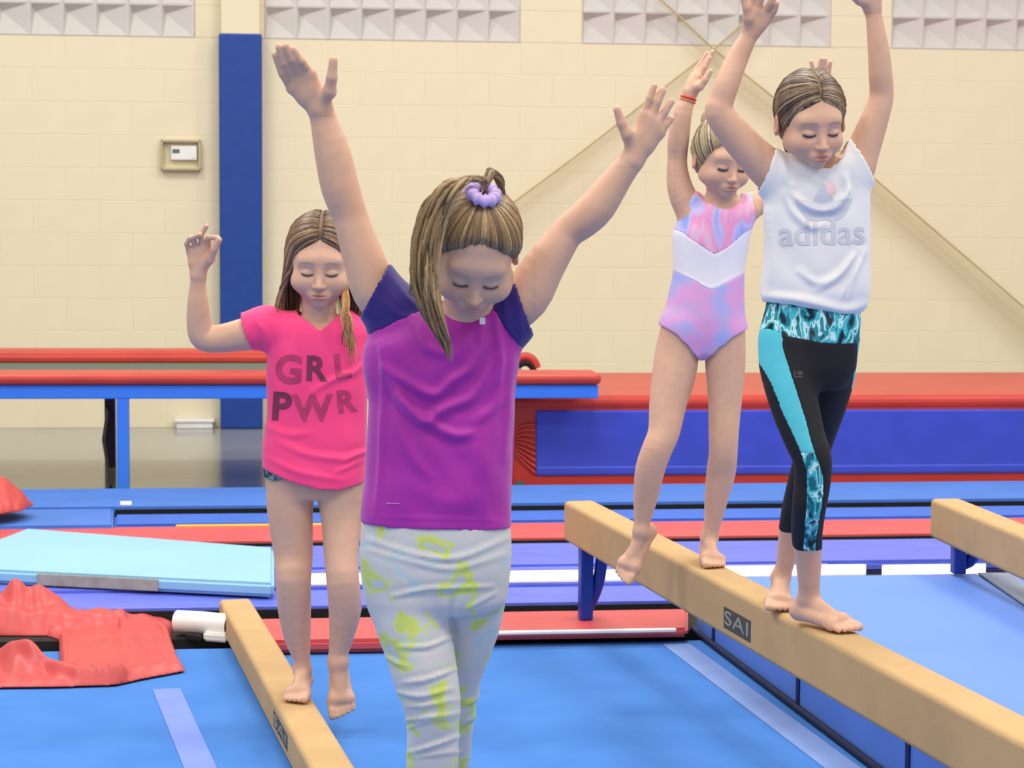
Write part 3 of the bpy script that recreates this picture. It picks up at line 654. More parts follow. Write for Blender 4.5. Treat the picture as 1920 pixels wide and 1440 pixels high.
# ---- head in its own frame: face looks to -y, z up
def headprims(open_mouth=0.0, cheek=1.0, face_w=1.0, lid=1.0):
    fw = face_w; P = []
    P.append(ellip((0, .014, .036), (.0725, .088, .078), k=.01))
    P.append(ellip((0, -.026, -.028), (.0565*fw, .058, .074), k=.03))
    for s in (-1, 1):
        P.append(ball((s*.034*fw, -.050, -.034), .025*cheek, k=.028)); P.append(ball((s*.046*fw, -.012, -.045), .020, k=.03))
    P.append(ball((0, -.066, -.088), .0150, k=.022))
    P.append(ellip((0, -.064, .026), (.046, .016, .016), k=.025))
    for s in (-1, 1): P.append(ball((s*.0285, -.098, .001), .0175, k=.014, op='s'))
    for s in (-1, 1): P.append(ellip((s*.0275, -.0685, -.0015), (.0150, .0125, .0112), k=.004))
    P.append(rcone((0, -.079, .004), (0, -.0965, -.034), .0052, .0088, k=.012)); 
    for s in (-1, 1): P.append(ball((s*.0088, -.0895, -.0375), .0062, k=.006))
    for s in (-1, 1): P.append(ball((s*.0055, -.0935, -.0455), .0030, k=.003, op='s'))
    P.append(ellip((0, -.078, -.064), (.024, .011, .015), k=.014))
    g = .0006+.0025*open_mouth
    P.append(ellip((0, -.0880, -.0585-.2*g), (.0160, .0058, .0040), k=.004)); P.append(ellip((0, -.0870, -.0685-g), (.0140, .0062, .0050), k=.004))
    P.append(ellip((0, -.0945, -.0638-.5*g), (.0150-.004*open_mouth, .0075, .0012+g), k=.002, op='s'))
    for s in (-1, 1):
        Rm = np.array(Matrix.Rotation(s*.35, 3, 'Z') @ Matrix.Rotation(-.15, 3, 'X'))
        P.append(ellip((s*.0755, .014, -.004), (.0075, .0175, .0275), Rm, k=.006)); P.append(ellip((s*.0840, .006, .000), (.0050, .0090, .0160), Rm, k=.004, op='s'))
    return P
class Xf:
    """placed head frame"""
    def __init__(s, c, Rm, sc): s.c = np.array(c); s.R = np.array(Rm); s.s = sc
    def w(s, p): return s.c+(np.asarray(p, float)*s.s) @ s.R.T
    def l(s, p): return ((np.asarray(p)-s.c) @ s.R)/s.s
def xfprim(p, xf):
    def zw(v): return v*.82 if v < 0 else v
    cs = np.array([[a, b, zw(c)] for a in (p.lo[0], p.hi[0]) for b in (p.lo[1], p.hi[1]) for c in (p.lo[2], p.hi[2])]); W = xf.w(cs)
    def fn(X, Y, Z):
        x, y, z = X-xf.c[0], Y-xf.c[1], Z-xf.c[2]; q = [(xf.R[0, i]*x+xf.R[1, i]*y+xf.R[2, i]*z)/xf.s for i in range(3)]
        q[2] = np.where(q[2] < 0, q[2]/.82, q[2]); return p.fn(*q)*xf.s
    return Prim(fn, W.min(0), W.max(0), p.k*xf.s, p.op)
def sstep(a, b, x): t = np.clip((x-a)/(b-a), 0, 1); return t*t*(3-2*t)
def headcolour(L, base, brow, lips, brow_amt=.55, lash=(30, 20, 18), open_mouth=0.0, blush=.35, lash_w=.0036):
    """skin colour by position in the head frame: lips, brows, lash lines, flushed cheeks and ears"""
    B = np.array(base); C = np.tile(B, (len(L), 1)); x, y, z = L.T; ax = np.abs(x); front = y < -.03
    def mix(w_, c): return C*(1-w_[:, None])+np.array(c)[None]*w_[:, None]
    pink = np.array([min(1, B[0]*1.04), B[1]*.80, B[2]*.78])
    w_ = blush*np.exp(-((ax-.036)/.018)**2-((z+.034)/.018)**2)*front; C = mix(w_, pink)
    w_ = .30*np.exp(-((ax)/.010)**2-((z+.034)/.010)**2)*front; C = mix(w_, pink)
    w_ = .40*(ax > .066)*(np.abs(z) < .035)*(y < .04); C = mix(w_, pink)
    g = .0006+.0025*open_mouth
    up = np.exp(-((x/.0155)**4)-(((z+.0590)/.0040)**2)); lo_ = np.exp(-((x/.0140)**4)-(((z+.0690+g)/.0050)**2))
    w_ = np.clip(up+lo_, 0, 1)*.85*(y < -.07); C = mix(w_, lips)
    zb = .0205+.0040*np.cos((ax-.026)/.020*1.5)-.10*np.maximum(ax-.036, 0)
    w_ = brow_amt*np.exp(-((z-zb)/.0030)**2)*sstep(.008, .014, ax)*(1-sstep(.040, .048, ax))*front; C = mix(w_, brow)
    zl = -.0078+22*(ax-.0275)**2*1.0
    w_ = .97*np.exp(-((z-zl)/lash_w)**2)*(1-sstep(.0120, .0165, np.abs(ax-.0275)))*front; C = mix(w_, lin(lash)[:3])
    return C
# ---- a person under construction, working in pixel columns/rows at the person's own distance
def self_ramp(xf, plane, c, G):
    X, Y, Z = G.xyz(); x, y, z = X-xf.c[0], Y-xf.c[1], Z-xf.c[2]; q = [(xf.R[0, i]*x+xf.R[1, i]*y+xf.R[2, i]*z)/xf.s for i in range(3)]
    return np.maximum(plane[0]*np.abs(q[0])+plane[1]*q[1]+plane[2]*q[2]-c, 0)
class Person:
    def __init__(s, label, foot_px, ztop):
        s.foot = onz(*foot_px, ztop); s.Y = float(s.foot[1]); s.prims = []; s.fine = []
        s.root = empty('person', s.foot); tag(s.root, label, 'person')
    def P(s, px, py, dy=0.0): return atY(px, py, s.Y+dy)
    def m(s, rpx, dy=0.0): return rpx*(s.Y+dy)/FPX
    def chain(s, pts, k=.012, scale=1.0):
        """pts = (px, py, rpx, dy)"""
        q = np.array([list(s.P(a, b, d))+[s.m(r, d)*scale] for a, b, r, d in pts]); q = spline(q, len(pts)*3-2)
        return [limb(q[:, :3], q[:, 3], k)]
    def rows(s, rows, depth=.62, dy=0.0, grow=0.0):
        """rows = (py, xl, xr[, depthratio[, dy]]) -> loft rows"""
        out = []
        for r in rows:
            py, xl, xr = r[:3]; dp = r[3] if len(r) > 3 else depth; d2 = r[4] if len(r) > 4 else dy
            a, b = s.P(xl, py, d2), s.P(xr, py, d2); c = (a+b)/2; hw = (b[0]-a[0])/2+grow; out.append((c[2], c[0], c[1], hw, (hw-grow)*dp+grow))
        return out
    def linecut(s, A, B, ref, dy=0.0, only=None):
        f = s._line(A, B, ref, dy)
        if only is None: return f
        g = s._line(*only, dy); return lambda X, Y, Z: np.minimum(f(X, Y, Z), g(X, Y, Z))
    def _line(s, A, B, ref, dy=0.0):
        a, b, r = s.P(*A, dy), s.P(*B, dy), s.P(*ref, dy); n = np.array([-(b[2]-a[2]), b[0]-a[0]]); n /= np.linalg.norm(n)
        if (r[0]-a[0])*n[0]+(r[2]-a[2])*n[1] < 0: n = -n
        return lambda X, Y, Z: (X-a[0])*n[0]+(Z-a[2])*n[1]
    def curvecut(s, pts, keep, dy=0.0):
        q = [s.P(a, b, dy) for a, b in pts]; xs = [p[0] for p in q]; zs = [p[2] for p in q]
        if keep == 'above': return lambda X, Y, Z: (np.interp(X, xs, zs)-Z)
        return lambda X, Y, Z: (Z-np.interp(X, xs, zs))
    def band(s, rows, sign=1, front=None):
        """region between two columns: rows (py, xl, xr)"""
        q = sorted([(s.P(0, py)[2], s.P(a, py)[0], s.P(b, py)[0]) for py, a, b in rows]); z = [r[0] for r in q]; l = [r[1] for r in q]; r_ = [r[2] for r in q]
        def f(X, Y, Z):
            d = np.maximum(np.interp(Z, z, l)-X, X-np.interp(Z, z, r_))
            if front is not None: d = np.maximum(d, Y-front)
            return sign*d
        return f
    def put(s, name, V, Q, m, parent=None, col=None, thick=0.0, smooth=True):
        par = parent or s.root; o = mk(name, V-s.foot, Q, m, par, smooth, col)
        if thick: 
            md = o.modifiers.new('thick', 'SOLIDIFY'); md.thickness = thick; md.offset = -1
        return o
    def ridges(s, V, Q, rid, front=True, gain=1.0, wide=1.0, noise=0.0):
        N = normals(V, Q); p = project(V); d = np.zeros(len(V)); face = N[:, 1] < .1 if front else np.ones(len(V), bool)
        for pts, wd, amp in rid:
            P = spline([(a, b) for a, b in pts], max(6, 4*len(pts))) if len(pts) > 2 else np.array(pts, float)
            dd = segdist(p[:, 0], p[:, 1], [tuple(t) for t in P]); L = np.linalg.norm(P-P[len(P)//2], axis=1)
            tt = np.linspace(0, 1, len(P)); near = np.argmin((p[:, None, 0]-P[None, :, 0])**2+(p[:, None, 1]-P[None, :, 1])**2, 1); fade = np.sin(np.pi*np.clip(tt[near]*.9+.05, 0, 1))**.6
            ww = wd*wide; d += gain*amp*.001*fade*(np.exp(-(dd/ww)**2)-.45*np.exp(-(dd/(2.3*ww))**2))
        if noise:
            a, b = p[:, 0], p[:, 1]; d += noise*.001*(np.sin(a*.045+b*.021+1.3*np.sin(b*.019))+.7*np.sin(b*.052-a*.023+1.7*np.sin(a*.027))+.5*np.sin(a*.09-b*.07))
        return V+N*(d*face)[:, None]
    def hand(s, wrist, bases, fingers, thumb, r=8.0, k=.006):
        """wrist, knuckle points, finger joint lists, thumb joints; all (px, py, dy); r in px"""
        m = s.m(1.0); W = s.P(*wrist); out = []
        B = [s.P(*b) for b in bases]
        for i, b in enumerate(B): out.append(rcone(W+(b-W)*.10, b, r*1.25*m, r*1.15*m, k=.016))
        c = sum(B)/len(B)*.55+W*.45; 
        out.append(rcone(B[0]*.55+W*.45, B[-1]*.55+W*.45, r*1.25*m, r*1.15*m, k=.014))
        for i, f in enumerate(fingers):
            pts = [B[i]]+[s.P(*q) for q in f]; rr = np.linspace(1.0, .80, len(pts))*r*(.98 if i in (1, 2) else .90)*m
            for j in range(len(pts)-1): out.append(rcone(pts[j], pts[j+1], rr[j], rr[j+1], k=.0035 if j == 0 else .002))
        T = [W*.75+c*.25]+[s.P(*q) for q in thumb]; rr = np.array([1.35, 1.35, 1.08, .88][:len(T)])*r*m
        for j in range(len(T)-1): out.append(rcone(T[j], T[j+1], rr[j], rr[j+1], k=.010 if j == 0 else .004))
        s.prims += out; allp = np.array([W]+B+[p.lo for p in out]+[p.hi for p in out]); s.fine.append((allp.min(0)-.006, allp.max(0)+.006, .0026))
    def footp(s, ank, fwd, big, up=None, L=.125, wd=1.0, ra=.0185, bone=True):
        """bare foot; ank = ankle joint (3d), fwd / big = directions to toes / big-toe side"""
        f = np.array(fwd, float); f /= np.linalg.norm(f); b = np.array(big, float); b -= f*(b@f); b /= np.linalg.norm(b)
        u = np.cross(f, b); u = u if u[2] > 0 else -u
        if up is not None: u = np.array(up, float); u /= np.linalg.norm(u)
        heel = ank-u*.030-f*.026; ball_ = ank-u*.040+f*L*.62; out = []
        out.append(rcone(ank+u*.006, heel, ra*1.0, .0225*wd, k=.016)); out.append(rcone(ank-u*.004, ball_+u*.004, ra*1.0, .015, k=.010))
        out.append(rcone(heel, ball_+b*.015-u*.000, .0215*wd, .0160, k=.008)); out.append(rcone(heel, ball_-b*.017-u*.003, .0205*wd, .0135, k=.008))
        out.append(rcone(ball_-b*.020-u*.003, ball_+b*.018, .0135, .0160, k=.012))
        for i in range(5):
            o_ = b*(.024-.0125*i)*wd; rt = [.0105, .0080, .0075, .0070, .0065][i]; Lt = [.036, .036, .031, .026, .020][i]
            p0 = ball_+o_-u*(.004+.001*i)+f*.006; p1 = p0+f*Lt*.62-u*.001; p2 = p0+f*Lt-u*.0045
            out.append(rcone(p0, p1, rt, rt*.96, k=.006)); out.append(rcone(p1, p2, rt*.98, rt*.92, k=.002))
        for sgn in ((-1, 1) if bone else ()): out.append(ball(ank+b*sgn*.014+u*.002, .0075, k=.010))
        s.prims += out; lo = np.min([p.lo for p in out], 0)-.004; hi = np.max([p.hi for p in out], 0)+.004; s.fine.append((lo, hi, .003))
    def head(s, eye_px, dy, yaw, pitch, roll, sc, **kw):
        Rm = np.array(Matrix.Rotation(yaw, 3, 'Z') @ Matrix.Rotation(pitch, 3, 'X') @ Matrix.Rotation(roll, 3, 'Y'))
        e = s.P(*eye_px, dy); s.xf = Xf(e-Rm @ (np.array([0, -.075, 0])*sc), Rm, sc); s.hp = [xfprim(p, s.xf) for p in headprims(**kw)]
        cs = s.xf.w([[a, b, c] for a in (-.092, .092) for b in (-.108, .110) for c in (-.110, .120)]); s.headbox = (cs.min(0), cs.max(0))
        s.prims = s.hp+s.prims; s.fine.append((cs.min(0), cs.max(0), .0021))
    def finish_body(s, base, brow, lips, h=.0042, tint=None, **kw):
        """one continuous skin surface: coarse field, with the same field sampled finer round head, hands and feet"""
        lo, hi = bounds(s.prims, .012); parts = []
        def run(lo, hi, h, exclude):
            G = Grid(lo, hi, h).add(s.prims); V, Q = surfnet(G.F, G.lo, h)
            if exclude:
                c = V[Q].mean(1); keep = np.ones(len(Q), bool)
                for a, b, _ in exclude: keep &= ~np.all((c > a+.004) & (c < b-.004), 1)
                Q = Q[keep]; V, Q, _ = compact(V, Q)
            V, Q = dropsmall(V, Q); return relax(V, Q, 1, .4), Q
        parts.append(run(lo, hi, h, s.fine))
        for i, (a, b, hh) in enumerate(s.fine): parts.append(run(a, b, hh, s.fine[:i]))
        VV = []; QQ = []; off = 0
        for V, Q in parts: VV.append(V); QQ.append(Q+off); off += len(V)
        V = np.concatenate(VV); Q = np.concatenate(QQ); B = np.array(lin(base)[:3])
        L = s.xf.l(V); C = np.tile(B, (len(V), 1)); hm = np.all((V > s.headbox[0]) & (V < s.headbox[1]), 1) & (np.abs(L[:, 0]) < .092) & (L[:, 1] < .06) & (L[:, 1] > -.11) & (np.abs(L[:, 2]) < .11)
        Lw = L[hm].copy(); Lw[:, 2] = np.where(Lw[:, 2] < 0, Lw[:, 2]/.82, Lw[:, 2]); C[hm] = headcolour(Lw, B, lin(brow)[:3], lin(lips)[:3], **kw)
        if tint: C = tint(V, C)
        s.body = s.put('body', V, Q, vcmat('skin', rough=.48, sss=.12, var=.04, vscale=45, spec=.35), None, C); return s.body
    # hair -----------------------------------------------------------
    def haircap(s, plane=(0, .76, .65), c=-.0168, thick=.006, extra=(), low=-.075):
        """scalp hair: head shell behind the hairline"""
        xf = s.xf; base = [ellip((0, .016, .038), (.0725+thick, .088+thick, .078+thick), k=.01), ellip((0, .030, -.02), (.060+thick, .062, .062), k=.03)]
        pr = [xfprim(p, xf) for p in base]; G = Grid(*bounds(pr, .015), .0035).add(pr)
        pd = self_ramp(xf, plane, c, G); G.F += (thick*xf.s*1.1*np.clip(1-pd/.028, 0, 1)).astype(np.float32)
        def loc(X, Y, Z):
            x, y, z = X-xf.c[0], Y-xf.c[1], Z-xf.c[2]; return [(xf.R[0, i]*x+xf.R[1, i]*y+xf.R[2, i]*z)/xf.s for i in range(3)]
        def cut(X, Y, Z):
            x, y, z = loc(X, Y, Z); d = -(plane[0]*np.abs(x)+plane[1]*y+plane[2]*z-c)
            return np.maximum(d, low-z)*xf.s
        return piece(G, [cut]+[(lambda X, Y, Z, f=f: f(*loc(X, Y, Z))*xf.s) for f in extra], 2)
    def scalp(s, d, lift=.008):
        """point on the hair shell in head-local direction d"""
        c = np.array([0, .016, .036]); r = np.array([.0725, .088, .078])+lift; d = np.asarray(d, float); d = d/np.linalg.norm(d, axis=-1, keepdims=True)
        t = 1/np.sqrt(((d/r)**2).sum(-1, keepdims=True)); return c+d*t
    def scalp_hit(s, px, py):
        """first point of the hair shell along a pixel's ray, with its outward normal"""
        for d in np.arange(-.40, .25, .002):
            p = s.P(px, py, d); l = s.xf.l(p)-np.array([0, .016, .036]); r = np.array([.0725, .088, .078])+.008
            if ((l/r)**2).sum() < 1: n = s.xf.R @ (l/r**2); return p, n/np.linalg.norm(n)
        return s.P(px, py), np.array([0, -1.0, 0])
    def hl_elev(s, az, plane, c, lift=.006):
        """elevation of the hairline at azimuth az (0 = front)"""
        lo, hi = -1.2, 1.5
        for _ in range(24):
            m = (lo+hi)/2; p = s.scalp(s.dirv(az, m), lift); v = plane[0]*abs(p[0])+plane[1]*p[1]+plane[2]*p[2]-c
            if v > 0: hi = m
            else: lo = m
        return hi
    @staticmethod
    def dirv(az, el): return np.array([math.sin(az)*math.cos(el), -math.cos(az)*math.cos(el), math.sin(el)])
    def locks(s, name, paths, r0, r1, cols, sides=5, n=14, parent=None, flat=.6, taper=.12, root=.15):
        """tapered strands; cols = list of linear colours per strand"""
        PP = []; RR = []
        for p in paths:
            q = spline(p, n); t = np.linspace(0, 1, n); PP.append(q); w_ = np.minimum(1, root+t*6)*np.minimum(1, taper+(1-t)*3.0); RR.append((r0+(r1-r0)*t)*w_)
        V, F, I = tubemesh(PP, RR, sides, flat); C = np.array(cols)[I]; return s.put(name, V, F, vcmat('hair', rough=.42, var=.18, vscale=160, spec=.45), parent, C)
    def decal(s, name, target, me, m, centre_px, width_px, rot=0.0, parent=None, lift=.0012, shear=0.0):
        """flat print shape (mesh in its own xy plane) laid onto a garment"""
        dg = bpy.context.evaluated_depsgraph_get(); vs = [v.co.copy() for v in target.data.vertices]; ps = [tuple(p.vertices) for p in target.data.polygons]
        bvh = BVHTree.FromPolygons(vs, ps); bm = bmesh.new(); bm.from_mesh(me); bmesh.ops.triangulate(bm, faces=bm.faces)
        xs = [v.co.x for v in bm.verts]; ys = [v.co.y for v in bm.verts]; sx = width_px/(max(xs)-min(xs)); cx = (max(xs)+min(xs))/2; cy = (max(ys)+min(ys))/2
        for _ in range(3):
            es = [e for e in bm.edges if e.calc_length()*sx > 5.0]
            if es: bmesh.ops.subdivide_edges(bm, edges=es, cuts=1); bmesh.ops.triangulate(bm, faces=bm.faces)
        ca, sa = math.cos(rot), math.sin(rot); dead = []
        for v in bm.verts:
            x, y = (v.co.x-cx)*sx, -(v.co.y-cy)*sx+shear*(v.co.x-cx)*sx; px, py = centre_px[0]+ca*x-sa*y, centre_px[1]+sa*x+ca*y
            o = s.P(px, py, -.4)-s.foot; d = ray(px, py); d = d/np.linalg.norm(d); h = bvh.ray_cast(Vector(o), Vector(d))
            if h[0] is None: dead.append(v)
            else: v.co = h[0]-Vector(d)*lift
        if dead: bmesh.ops.delete(bm, geom=dead, context='VERTS')
        out = bpy.data.meshes.new(name); bm.to_mesh(out); bm.free()
        for p in out.polygons: p.use_smooth = True
        return link(name, out, m, parent or target)
def textmesh(txt, bold=0.0, space=1.0):
    cu = bpy.data.curves.new('t', 'FONT'); cu.body = txt; cu.size = 1; cu.offset = bold; cu.space_character = space; cu.resolution_u = 4
    t = bpy.data.objects.new('t', cu); COL.objects.link(t); me = bpy.data.meshes.new_from_object(t.evaluated_get(bpy.context.evaluated_depsgraph_get())); bpy.data.objects.remove(t); return me
def polymesh(polys):
    bm = bmesh.new()
    for p in polys: bm.faces.new([bm.verts.new((x, y, 0)) for x, y in p])
    me = bpy.data.meshes.new('poly'); bm.to_mesh(me); bm.free(); return me
def haircols(n, base, dark, light, p=(.55, .25, .20)):
    opts = [np.array(lin(c)[:3]) for c in (base, dark, light)]; out = []
    for i in RNG.choice(3, n, p=p): out.append(opts[i]*(.85+.3*RNG.random()))
    return out
def jit(a): return RNG.normal(0, a)
# ================================================================ FOUR GIRLS
SKIN = (216, 171, 143); SKIN2 = (214, 169, 142)
# ---------------------------------------------------------------- 1: magenta shirt, nearest on the floor beam
A = Person('girl in a magenta t-shirt with purple sleeves and pale tie-dye leggings, both arms raised', (800, 1752), ZB1)
armL = [(772, 612, 44, .0), (742, 590, 46, .0), (703, 545, 43, .0), (686, 497, 40, 0), (664, 430, 34, 0), (655, 400, 33, 0), (638, 352, 36, -.005), (624, 289, 34, -.01), (608, 230, 26, -.015), (602, 207, 23, -.02)]
armR = [(900, 615, 44, 0), (940, 590, 46, 0), (985, 556, 46, 0), (1018, 502, 40, 0), (1050, 455, 33, 0), (1066, 434, 31, 0), (1094, 412, 34, -.005), (1122, 385, 34, -.01), (1160, 332, 27, -.015), (1182, 305, 23, -.02)]
A.prims += A.chain(armL)+A.chain(armR)
A.prims.append(loft(A.rows([(590, 760, 930), (620, 715, 950), (680, 700, 955), (760, 705, 950), (860, 700, 950), (960, 690, 948), (1040, 690, 950), (1110, 700, 940)], .60), k=.03))
A.prims.append(rcone(A.P(868, 620, -.0), A.P(878, 540, -.045), A.m(46), A.m(42), k=.02))
legL = [(762, 1060, 68, 0), (762, 1110, 72, 0), (772, 1165, 70, -.01), (786, 1215, 66, -.02), (797, 1265, 62, -.03), (809, 1315, 56, -.035), (812, 1360, 50, -.03), (811, 1420, 50, -.02), (808, 1520, 46, .0), (803, 1640, 27, .02), (801, 1672, 22, .02)]
legR = [(880, 1060, 68, .02), (884, 1110, 66, .03), (880, 1165, 60, .05), (868, 1215, 54, .07), (856, 1265, 48, .10), (850, 1315, 44, .13), (845, 1370, 42, .17), (838, 1440, 42, .22), (824, 1540, 32, .28), (812, 1600, 22, .30)]
A.prims += A.chain(legL, scale=.93)+A.chain(legR, scale=.93)
# hands: palms to the camera
A.hand((603, 206, -.02), [(566, 150, -.035), (556, 160, -.03), (546, 166, -.025), (541, 172, -.02)][::1] if False else [(583, 138, -.04), (570, 146, -.035), (557, 155, -.03), (547, 166, -.025)],
       [[(566, 115, -.055), (551, 93, -.06)], [(549, 112, -.055), (537, 87, -.062)], [(535, 118, -.05), (523, 88, -.058)], [(529, 138, -.04), (516, 103, -.05)]],
       [(618, 172, -.045), (622, 146, -.055), (625, 113, -.06)], r=9.2)
A.hand((1184, 303, -.02), [(1208, 215, -.03), (1222, 222, -.03), (1232, 234, -.028), (1238, 250, -.024)],
       [[(1218, 184, -.035), (1227, 161, -.035)], [(1233, 192, -.035), (1243, 169, -.035)], [(1247, 209, -.03), (1259, 190, -.03)], [(1249, 234, -.026), (1259, 222, -.026)]],
       [(1176, 252, -.04), (1165, 231, -.045), (1157, 205, -.05)], r=8.4)
A.footp(A.P(801, 1680, .02)*[1, 1, 0]+np.array([0, 0, ZB1+.062]), (-.02, -1, 0), (1, -.1, 0)); fb_ = A.P(808, 1640, .30); A.footp(np.array([fb_[0], fb_[1], ZB1+.075]), (.05, -1, -.12), (-1, 0, 0))
A.head((892, 531), -.135, .05, .74, .10, .87, cheek=1.2, face_w=1.12)
A.finish_body(SKIN, (120, 92, 66), (196, 120, 112), brow_amt=.25, lash=(44, 30, 28), lash_w=.0044)
# shirt field
SA = A.rows([(556, 826, 918, .85), (572, 812, 925, .8), (590, 768, 945, .70), (612, 722, 968, .62), (640, 680, 976, .60), (700, 682, 971, .62), (750, 690, 967, .63), (850, 686, 964, .64), (930, 679, 960, .62), (1010, 673, 960, .60)])
shp = [loft(SA, k=.02, n=2.3)]
shp += [rcone(A.P(800, 612), A.P(738, 585), A.m(46), A.m(52), k=.03), rcone(A.P(738, 585), A.P(690, 530), A.m(52), A.m(56), k=.02)]
shp += [rcone(A.P(910, 615), A.P(955, 590), A.m(46), A.m(52), k=.03), rcone(A.P(955, 590), A.P(1003, 545), A.m(52), A.m(57), k=.02)]
GA = Grid(*bounds(shp, .02), .0040).add(shp)
neckA = A.curvecut([(700, 470), (812, 545), (836, 572), (860, 592), (884, 599), (906, 593), (925, 570), (940, 545), (1050, 470)], 'below')
hemA = A.curvecut([(640, 977), (720, 980), (850, 985), (980, 988)], 'above')
slL = A.linecut((729, 495), (668, 606), (600, 500)); slR = A.linecut((961, 509), (1002, 628), (1060, 560))
smL = A.linecut((793, 578), (672, 628), (700, 560)); smR = A.linecut((930, 578), (980, 648), (990, 560))
neg = lambda f: (lambda X, Y, Z: -f(X, Y, Z)-.006)
M_mag = mat('magenta_jersey', (172, 40, 156), rough=.5, var=.03, vscale=3, spec=.3, sheen=.2); M_pur = mat('purple_jersey', (44, 20, 112), rough=.65, var=.12, vscale=40, stretch=(1, 1, 6), sheen=.2)
ridA = [([(722, 690), (760, 715), (815, 740), (850, 712), (885, 690), (915, 640)], 7, 6), ([(715, 640), (735, 720), (790, 790), (835, 765), (890, 740), (925, 665)], 8, 6.5), ([(745, 745), (800, 790), (850, 815), (885, 812)], 7, 6),
        ([(735, 770), (770, 850), (815, 905)], 9, 3.0), ([(716, 640), (716, 760), (712, 880), (705, 960)], 5, 3.0), ([(930, 600), (938, 660), (935, 720)], 7, 5), ([(905, 600), (900, 650), (880, 690)], 7, 4),
        ([(960, 660), (955, 760), (948, 860)], 6, 2.5), ([(890, 790), (925, 765), (940, 740)], 8, 4), ([(780, 600), (800, 650), (850, 665)], 8, 4), ([(760, 905), (840, 940), (920, 930)], 16, 2.5), ([(880, 800), (900, 870), (860, 930)], 26, 5), ([(690, 968), (800, 972), (945, 976)], 2.5, 1.2)]
V, Q = piece(GA, [neckA, hemA, slL, slR, smL, smR], 2); V = A.ridges(V, Q, ridA, gain=2.0, wide=1.35, noise=.9); V = relax(V, Q, 1, .3); shirtA = A.put('t_shirt', V, Q, M_mag, None, None, .003)
for cuts, rid in (([neckA, neg(smL), slL], [([(712, 560), (745, 590), (780, 596)], 7, 3), ([(735, 520), (765, 560), (790, 580)], 6, 3)]), ([neckA, neg(smR), slR], [([(975, 560), (975, 600), (978, 630)], 7, 3), ([(950, 540), (945, 570), (950, 600)], 6, 3)])):
    V, Q = piece(GA, cuts, 2); V = A.ridges(V, Q, rid); A.put('sleeve', V, Q, M_pur, shirtA, None, .003)
A.decal('brand_mark', shirtA, polymesh([[(0, 0), (.5, .12), (1, .1), (1, .3), (.5, .3), (0, .22)], [(1.1, .1), (2.2, .08), (3.2, .14), (3.2, .32), (2.2, .26), (1.1, .3)]]), mat('silver_print', (206, 170, 206), rough=.4), (737, 944), 24, .02)
tg = A.P(904, 600, -.088); boxt = boxo('neck_tag', tuple(tg-A.foot-np.array([.004, .001, .007])), tuple(tg-A.foot+np.array([.005, .001, .004])), mat('white_label_cloth', (232, 232, 236), rough=.8), shirtA, r=.0008); 
# leggings
LG = [loft(A.rows([(960, 682, 952, .60), (1000, 676, 959, .60), (1040, 674, 960, .62), (1080, 678, 956, .62), (1125, 690, 950, .60), (1150, 706, 930, .52)]), k=.03)]+A.chain(legL[:9], k=.02)+A.chain(legR[:9], k=.008)
GL = Grid(*bounds(LG, .015), .0042).add(LG); ank_cut = A.curvecut([(600, 1600), (1000, 1600)], 'above'); top_cut = A.curvecut([(600, 970), (1000, 972)], 'below')
ridL = [([(690, 1012), (780, 1040), (860, 1046), (950, 1010)], 5, 4), ([(690, 1030), (770, 1052), (850, 1066), (945, 1040)], 5, 3), ([(735, 1118), (790, 1106), (850, 1102), (925, 1100)], 3.5, 5), ([(745, 1213), (800, 1212), (850, 1192)], 3.5, 5), ([(722, 1230), (745, 1244), (765, 1250)], 3.5, 4),
        ([(755, 1280), (800, 1274), (855, 1254)], 3.5, 5), ([(745, 1298), (790, 1305), (850, 1290)], 4, 5), ([(760, 1325), (800, 1322), (862, 1310)], 3.5, 3.5), ([(756, 1352), (800, 1345), (866, 1336)], 3.5, 5), ([(757, 1368), (800, 1352), (860, 1345)], 3.5, 3), ([(764, 1412), (800, 1402), (868, 1378)], 3.5, 5), ([(770, 1420), (830, 1412), (866, 1410)], 3.5, 3),
        ([(872, 1320), (890, 1312), (905, 1285)], 4, 5), ([(872, 1355), (888, 1345), (896, 1330)], 4, 4), ([(850, 1120), (846, 1150), (852, 1200)], 5, -4), ([(870, 1145), (905, 1125), (930, 1112)], 4, 3)]
V, Q = piece(GL, [ank_cut, top_cut], 2); V = A.ridges(V, Q, ridL, gain=1.4, wide=1.25)
M_leg1 = multimat('tie_dye_leggings', [(.30, (184, 204, 206)), (.38, (206, 203, 200)), (.52, (202, 199, 196)), (.565, (196, 204, 196)), (.60, (206, 214, 120)), (.65, (196, 208, 100)), (.70, (188, 196, 200))], scale=19, detail=3.5, rough=.85, dist=.6)
A.put('leggings', V, Q, M_leg1, None, None, .0025)
# hair: pulled up to a scrunchie, the tail thrown forward past the face
hb, hd_, hl = (142, 112, 74), (104, 80, 52), (172, 142, 100)
V, Q = A.haircap((.28, .70, .71), .0135, .0055); hairA = A.put('hair', V, Q, vcmat('hair', rough=.42, var=.18, vscale=160, spec=.45), None, np.tile(np.array(lin((142, 112, 74))[:3]), (len(V), 1)))
ancw, ancn = A.scalp_hit(905, 372); anc = A.xf.l(ancw); adir = anc-np.array([0, .016, .036])
paths = []
for i in range(180):
    a = math.pi*(i/179)*2-math.pi; st = A.dirv(a, A.hl_elev(abs(a), (.28, .70, .71), .0135)+abs(jit(.03)) if abs(a) < 1.7 else -.3+jit(.1)); t = np.linspace(0, 1, 7)[:, None]; d = st*(1-t)+(adir/np.linalg.norm(adir))*t
    L = A.scalp(d, .0010+.0075*np.minimum(1, t*4)+abs(jit(.001))); paths.append(A.xf.w(L))
A.locks('swept_strands', paths, .0034, .0030, haircols(len(paths), hb, hd_, hl), parent=hairA)
paths = []
